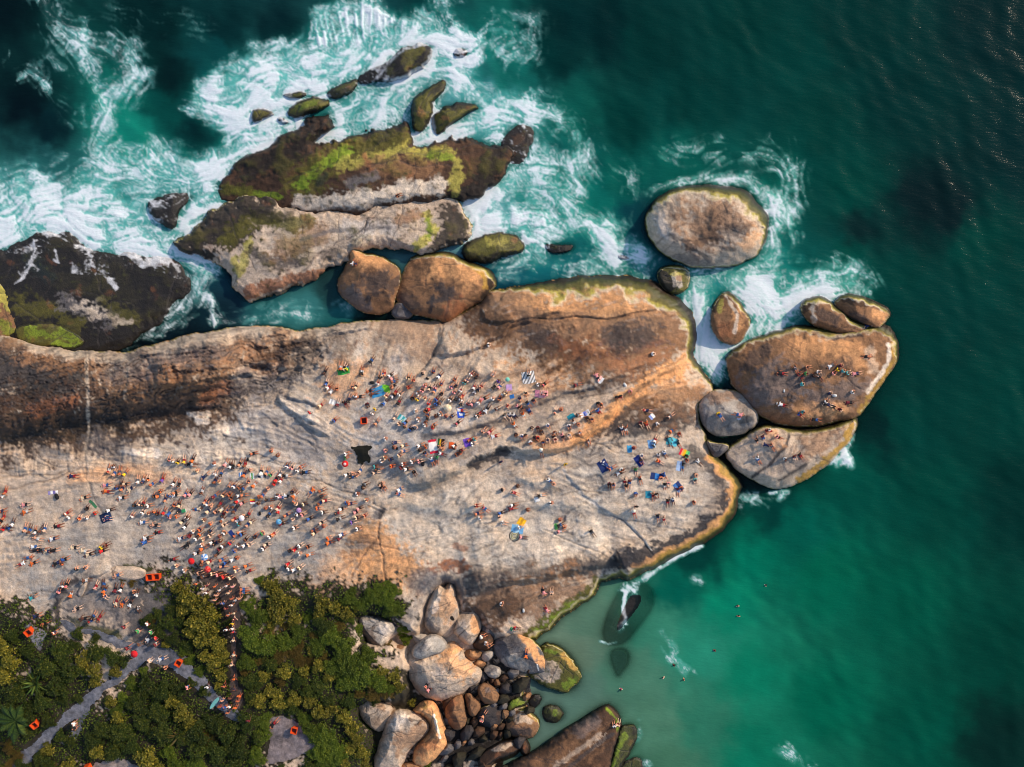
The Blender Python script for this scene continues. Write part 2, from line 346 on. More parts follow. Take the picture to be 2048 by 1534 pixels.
HPAINT = feats("""
gr 120 .75 80 | 150,1120 350,1080 500,1060
cr 110 .8 70 | 850,1060 1000,1040 1130,1060
tn 60 .6 60 | 60,1000 150,980
gr 60 .6 50 | 650,1080 600,1120
gp 70 .6 50 | 600,880 520,860 440,900
cr 60 .55 60 | 350,900 480,930
gr 50 .7 50 | 700,940 820,900
gp 60 .6 50 | 760,850 900,850
gr 55 .55 50 | 700,790 640,770
tn 60 .8 50 | 700,690 800,680 860,720
pa 14 .6 14 | 800,700 790,740
pa 12 .5 12 | 720,700 700,740
ot 36 .6 40 | 680,760 700,740
gr 70 .65 50 | 1180,950 1300,950 1400,940
cr 70 .6 60 | 1200,1040 1320,1030
tn 60 .4 60 | 950,900 1100,880
br 80 .9 50 | 1000,620 1120,640 1250,640 1330,650
br 50 .9 40 | 1150,720 1240,720 1320,700
ot 30 .7 40 | 1080,590 1200,600 1300,600
ot 40 .5 50 | 1100,740 1050,760
bn 34 .9 40 | 1080,690 1140,700
dk 26 .85 26 | 1230,680 1300,670
dk 20 .6 20 | 1050,640 1100,680
bn 24 .8 30 | 940,640 1000,650
br 40 .6 50 | 780,660 850,680
rs 20 .4 30 | 1130,690 1250,730 1320,715
ot 26 .75 24 | 1300,790 1380,790 1330,760
bn 22 .9 16 | 1190,860 1240,830 1270,815 1330,830
dk 24 .9 26 | 1230,860 1300,850 1370,830
dk 12 .8 14 | 1385,900 1420,930 1440,960
br 30 .5 30 | 1300,820 1380,800
ot 15 .9 10 .5 | 1385,715 1320,750 1240,800 1215,830 1185,850 1160,880
ot 14 .7 10 .6 | 1160,880 1120,890 1080,885
dk 21 .96 12 .8 | 1478,950 1475,985 1450,1030 1415,1058 1370,1085 1300,1110 1240,1128
dk 16 .5 20 .8 | 1440,940 1450,990 1420,1030
dk 18 .9 22 | 1130,1140 1210,1128 1250,1120
dk 18 .75 26 | 950,1150 1050,1145 1100,1145
br 10 .9 7 .5 | 1484,975 1470,1030 1435,1062 1385,1092 1320,1122 1270,1140
ot 7 .8 5 .4 | 1478,990 1462,1036 1430,1068 1380,1096 1320,1126
bk 34 .9 24 .6 | 0,720 60,740 100,770 40,800
dk 62 .95 36 | 0,750 90,735 150,760 60,800
bk 30 .6 30 .9 | 20,800 90,790 140,745
dk 22 .7 22 | 330,690 420,700
br 26 .8 26 | 30,690 130,720 240,720
tn 12 .8 12 | 60,690 180,712 260,712
bn 62 .95 40 | 20,850 180,835 320,808 430,795
so 20 .6 26 .9 | 20,880 120,858 260,838
rs 12 .5 12 | 60,820 150,800
bk 14 .7 20 | 30,880 140,850 250,838 330,822
rs 24 .6 30 | 300,740 380,720 480,700 550,720
br 40 .75 40 | 250,770 360,750 470,720 560,700
bn 16 .8 18 | 520,720 580,700 620,680
dk 24 .6 24 | 580,740 620,700 680,690
dg 26 .7 30 | 480,770 560,770
dg 30 .6 30 | 420,690 330,700 250,740
tn 14 .7 16 | 310,690 420,675 520,665
rs 12 .5 12 | 420,785 450,775 410,800
dg 22 .5 26 | 520,840 600,870 640,900
pa 7 .6 6 .5 | 565,800 595,820 615,838
gp 3.2 .8 2.5 .4 | 1127,940 1140,960 1165,990 1200,1015 1250,1045
wh 1.6 .5 1.5 .3 | 1250,1042 1290,1082 1303,1100
wh 1.3 .4 1.5 .3 | 1240,1040 1320,1052 1372,1062
cr 3 .6 3 .5 | 172,720 176,800 178,870 172,900 176,970
pa 9 .9 4 .4 | 250,900 290,905 310,908
pa 6 .9 4 .4 | 380,830 415,828
pa 6 .9 4 .4 | 395,842 412,842
pa 8 .7 6 .5 | 440,860 500,855
pa 8 .6 6 .5 | 90,905 140,915
dk 10 .5 12 | 60,900 130,905 160,890
dg 20 .6 16 | 190,880 240,900
ot 14 .5 16 | 150,960 250,940 330,950
dk 18 .5 24 | 430,985 480,1000
dk 10 .6 14 | 560,1010 640,1000
dk 12 .5 14 | 830,975 900,955
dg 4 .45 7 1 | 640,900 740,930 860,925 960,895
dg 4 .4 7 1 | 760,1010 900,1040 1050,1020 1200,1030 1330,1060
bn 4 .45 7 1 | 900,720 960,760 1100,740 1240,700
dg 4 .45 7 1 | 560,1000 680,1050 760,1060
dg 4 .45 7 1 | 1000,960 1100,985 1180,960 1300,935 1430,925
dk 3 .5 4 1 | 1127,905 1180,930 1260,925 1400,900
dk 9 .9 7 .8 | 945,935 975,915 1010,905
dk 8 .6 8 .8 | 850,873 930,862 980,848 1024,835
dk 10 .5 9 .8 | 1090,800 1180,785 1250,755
ot 40 .9 34 | 745,1150 760,1110 740,1080 800,1140
ot 24 .5 26 | 700,1120 820,1160 660,1140
ot 16 .6 18 | 640,1180 720,1190 610,1170
rs 10 .9 8 1.2 | 870,1138 910,1128 930,1140
rs 5 .7 6 1.2 | 910,1090 930,1100
dk 14 .5 12 1 | 700,1090 740,1085
dg 8 .9 6 | 765,1020 750,1030
dk 5 .9 4 | 765,1022 758,1032
br 40 .8 30 | 980,1210 1060,1190 1140,1180
dk 20 .8 22 | 940,1180 900,1170 1000,1170
bn 24 .8 20 | 960,1225 1020,1215
dg 22 .8 26 | 840,1160 880,1165
og 12 .95 7 .6 | 1255,1160 1330,1122 1400,1088
ol 13 1 8 .6 | 1060,1272 1100,1245 1150,1208 1185,1180 1215,1162
ag 5 .8 6 1 | 1075,1260 1110,1235 1150,1205
ol 6 .9 5 .6 | 1245,1160 1190,1160
so 90 1 26 .8 | -40,1330 10,1440 0,1560 120,1570 60,1500
so 70 1 26 .8 | 20,1270 90,1310 180,1500 60,1420
so 90 1 26 .8 | 330,1230 420,1300 300,1420 500,1340 600,1400
so 120 1 26 .8 | 250,1500 450,1480 620,1330 700,1480
so 50 1 20 .8 | 560,1200 650,1220 760,1210
so 40 1 20 .8 | 860,1420 780,1380
so 34 1 20 .8 | 440,1200 480,1260 470,1400
dk 8 .95 8 .6 | 118,1250 108,1220 130,1170 150,1160
og 10 .9 8 .6 | 150,1240 200,1268 232,1270
og 6 .9 6 .8 | 250,1130 300,1142
dg 50 .7 30 | 180,1200 260,1215 300,1240
bk 60 1 30 | 980,1440 940,1480 1000,1360 900,1500
""")  # left slope browns are deepened for its shade; the long seam's shadow is painted
BOWL = pts("705,1225 760,1222 830,1262 842,1215 852,1180 880,1160 905,1160 925,1200 968,1235 1000,1262 1100,1290 1080,1420 1100,1800 680,1800 730,1480 700,1400 800,1390 815,1340 800,1300 720,1290")
def shore_dist(U, V): return sdist(HLP, U + samp(WU, U, V) * 7, V + samp(WV, U, V) * 7)
_hd = shore_dist(RUU, RVV)
def shells(ang, sc, st, seed, levels):
    a = math.radians(ang); X = RUU * math.cos(a) - RVV * math.sin(a); Y = RUU * math.sin(a) + RVV * math.cos(a)
    t = fbm(X / st + WU * 6, Y + WV * 6, sc, 5, seed, .52) * levels; fr = t - np.floor(t); g = np.gradient(t); gm = np.hypot(*g) + 1e-4
    edge = np.exp(-(np.minimum(fr, 1 - fr) / gm / 1.1) ** 2) * sm(.02, .06, gm)          # about one cell wide wherever a sheet of rock ends
    return (1 - fr) * sm(0, .10, fr), edge
SH1, SE1 = shells(12, 44, 2.8, 141, 5.5); SH2, SE2 = shells(-6, 60, 3.4, 151, 4.0); SH3, SE3 = shells(30, 70, 2.6, 161, 3.4)
_fl = sm(-30, 30, sdist(pts("-170,690 180,690 330,672 560,655 700,648 640,740 560,800 440,830 170,870 -170,900"), RUU + WU * 30, RVV + WV * 30))
_f2 = sm(-30, 30, sdist(pts("-170,880 200,860 470,800 560,800 700,900 690,1060 560,960 200,930 -170,1010"), RUU + WU * 40, RVV + WV * 40)) * .6
_f3 = sm(-40, 40, sdist(pts("720,760 1000,700 1380,600 1400,720 1240,820 1480,960 1300,1130 820,1150 720,1000"), RUU + WU * 40, RVV + WV * 40)) * sm(-.2, .35, samp(NB, RUU * .7 + 300, RVV * .7))
def headland_height():
    U, V = RUU, RVV; d = _hd
    mg = (d > -70)
    h = np.where(d > 0, 1.5 * (1 - np.exp(-np.maximum(d, 0) / 9.)) + 4.6 * (1 - np.exp(-np.maximum(d, 0) / 150.)), d * .075 * 1.3)
    h = h + NB * .75 * sm(0, 60, d)
    for _, (dh, fall, soft), p in FAULTS:
        lo = p.min(0) - fall * 3 - 20; hi = p.max(0) + fall * 3 + 20
        i0, i1 = [int(np.clip((q - RV[0]) / DU, 0, len(RV))) for q in (lo[1], hi[1])]
        j0, j1 = [int(np.clip((q - RU[0]) / DU, 0, len(RU))) for q in (lo[0], hi[0])]
        if i1 <= i0 or j1 <= j0: continue
        sl = (slice(i0, i1), slice(j0, j1))
        am = 10 if fall > 50 else 5
        dd, sd_, t, _, _ = ldist(p, U[sl] + WU[sl] * am + NM[sl] * 2, V[sl] + WV[sl] * am + NM[sl] * 3)
        s = dd * sd_; tap = sm(0, .12, t) * sm(1, .88, t) if p[0][0] > -100 else sm(1, .88, t)
        h[sl] += dh * tap * sm(-2, 16, d[sl]) * sm(-1.5, soft, s) * np.exp(-np.maximum(s - soft, 0) / fall) * (sd_ > -.5)
    for _, (dep, w), p in CRACKS:
        lo = p.min(0) - 20; hi = p.max(0) + 20
        i0, i1 = [int(np.clip((q - RV[0]) / DU, 0, len(RV))) for q in (lo[1], hi[1])]
        j0, j1 = [int(np.clip((q - RU[0]) / DU, 0, len(RU))) for q in (lo[0], hi[0])]
        sl = (slice(i0, i1), slice(j0, j1))
        dd, _, t, _, _ = ldist(p, U[sl] + WU[sl] * 6 + NM[sl] * 2, V[sl] + WV[sl] * 6 + NM[sl] * 2)
        h[sl] -= dep * .5 * np.exp(-(dd / w) ** 2)
    veg = sm(1130, 1240, V + (U - 500) * -.06) * sm(900, 760, U)
    st = (1 - .8 * veg) * sm(0, 25, d)
    bowl = sdist(BOWL, U + WU * 16, V + WV * 16); h = h * (1 - .80 * sm(-8, 26, bowl)) + .25 * sm(-8, 26, bowl)
    h += ((LC - .5) * .06 + (LL - .5) * .16 * sm(.5, .9, norm01(samp(NB, RUU * .8 + 200, RVV))) + NM * .055 + NF * .01) * st
    h += (SH1 * .36 * _fl + SH2 * .15 * _f2 + SH3 * .13 * _f3 + SH2 * .05) * st
    return h, mg, d
HH, _hm, _ = headland_height()
def rim(col, wet, d, side, wr, U, V, nm, cols, dark=1.0):
    w = wr * side * np.clip(1 + .8 * nm + .5 * samp(NM, U * .5 + 700, V * .5 + 100), .12, 2)
    x = d / np.maximum(w, .5); pat = sm(-.45, .25, samp(NM, U * 1.7 + 60, V * 1.7 - 300))
    for a, b, k, st in cols:
        st = st * (.25 + .75 * pat) if k in ('ye', 'cr', 'ol') else st
        m = (sm(a - .16, a, x) * sm(b + .18, b, x) * st)[..., None] if a > 0 else (sm(b + .12, b, x) * st)[..., None]
        col = col * (1 - m) + PAL[k] * m
    return col, np.maximum(wet, sm(.75, .2, x))
RIMS = [(0, .32, 'bk', .96), (.3, .5, 'og', .9), (.48, .72, 'ol', .9), (.7, .86, 'ye', .75), (.86, .98, 'cr', .6)]
def headland_colour():
    U, V = RUU, RVV; d = _hd
    col = np.empty(U.shape + (3,)); col[:] = PAL['tn']
    col = paint(col, U, V, HPAINT[:18], NM, LC, WU, WV, NF)
    col = paint(col, U, V, HPAINT[18:], NM, LC, WU, WV, NF)  # the orange seam's sunlit edge and the boulder gaps' shade are painted too
    v = 1 + (LF - .5) * .20 + (LC - .5) * .20 + (LL - .5) * .10 + NM * .22 + NB * .20 + NF * .14
    col *= v[..., None]
    warm = (samp(NM, U * .7 + 300, V * .7) * .35 + NB * .25)[..., None] * np.array([.35, .02, -.35]); col *= 1 + warm
    # dirt that has gathered along the strata lines and lichen flecks
    vg = ((V + (U - 500) * -.06) > 1165) & (U < 830)
    stt = sm(.80, .93, LL) * sm(-.1, .35, samp(NM, U * .5 + 500, V * .5)) * .42 * ~vg; col = col * (1 - stt[..., None]) + PAL['dk'] * stt[..., None]
    pf = sm(.86, .97, 1 - LL) * sm(0, .4, samp(NM, U * .5 + 900, V * .5)) * .14 * ~vg; col = col * (1 - pf[..., None]) + PAL['wh'] * pf[..., None]
    eg = np.clip(SE1 * _fl * .75 + SE2 * np.maximum(_f2 * .7, .16) + SE3 * _f3 * .6, 0, .8) * sm(-.5, .2, NM) * ~vg; col = col * (1 - eg[..., None]) + PAL['dk'] * eg[..., None]
    col *= (1 + ((SH1 - .5) * .30 * _fl + (SH2 - .5) * .22 * _f2 + (SH3 - .5) * .14 * _f3))[..., None]
    lic_ = sm(.30, .55, NF + NM * .4) * .35 * ~vg; col = col * (1 - lic_[..., None]) + PAL['dg'] * lic_[..., None]
    for _, (dep, w), p in CRACKS:
        lo = p.min(0) - 16; hi = p.max(0) + 16
        i0, i1 = [int(np.clip((q - RV[0]) / DU, 0, len(RV))) for q in (lo[1], hi[1])]
        j0, j1 = [int(np.clip((q - RU[0]) / DU, 0, len(RU))) for q in (lo[0], hi[0])]
        sl = (slice(i0, i1), slice(j0, j1)); dd = ldist(p, U[sl] + WU[sl] * 6 + NM[sl] * 2, V[sl] + WV[sl] * 6 + NM[sl] * 2)[0]
        m = (np.exp(-(dd / (w * .9)) ** 2) * .45)[..., None]; col[sl] = col[sl] * (1 - m) + PAL['dk'] * m
    wet = np.zeros(U.shape)
    zone = np.full(U.shape, 5.0) - 3.4 * (V < 760) * sm(1000, 940, U)
    zone += 32 * sm(1000, 1150, U) * sm(720, 600, V) + 12 * sm(1330, 1400, U) * sm(800, 700, V)
    zone += 10 * sm(1200, 1260, U) * sm(1000, 1060, V) + 5 * sm(1000, 1060, U) * sm(1100, 1150, V)
    zone = np.where(V > 1120, np.where(U > 1000, zone, .1), zone)
    zone = zone * sm(0, 1, (U + 10) / 5) * 1.0
    lowr = sm(880, 930, V) * (V < 1135) * sm(1190, 1230, U)
    col, wet = rim(col, wet, d, 1 + NB * .8, zone * (1 - lowr) + .01, U, V, NM, RIMS)
    col, wet = rim(col, wet, d, 1 + NB * .5, 22 * lowr + .01, U, V, NM, [(0, .25, 'bk', .95), (.22, .5, 'og', .9), (.45, .72, 'yo', .85), (.7, .9, 'ot', .7)])
    return np.clip(col, .004, .95), wet
_hc, _hw = headland_colour()
# the raster reaches only the frame's margins: a coarse skirt carries the land on to the horizon
me = grid_mesh("headland", RUU, RVV, HH, _hm, {'Col': _hc, 'wet': _hw})
tag(link("headland", me, ROCK), "sloping granite headland crossed by cracks and streaks", None, None, 'structure')
me = mesh_from("inland_hill", [P(-170, 1690, 5.2), P(950, 1690, 2.0), P(940, 4200, 5), P(-170, 9000, 5), P(-170, 640, 5.0), P(-9000, 500, 0), P(-9000, 9000, 5)],
               [[0, 1, 2, 3], [0, 3, 6, 4], [4, 6, 6, 5]][:2], False, {'Col': np.tile(PAL['so'] * 2, (7, 1)), 'wet': np.zeros(7)})
tag(link("inland_ground", me, ROCK), None, None, None, 'structure')
def ground(u, v): return float(samp(HH, np.float64(u), np.float64(v)))
print("headland done")

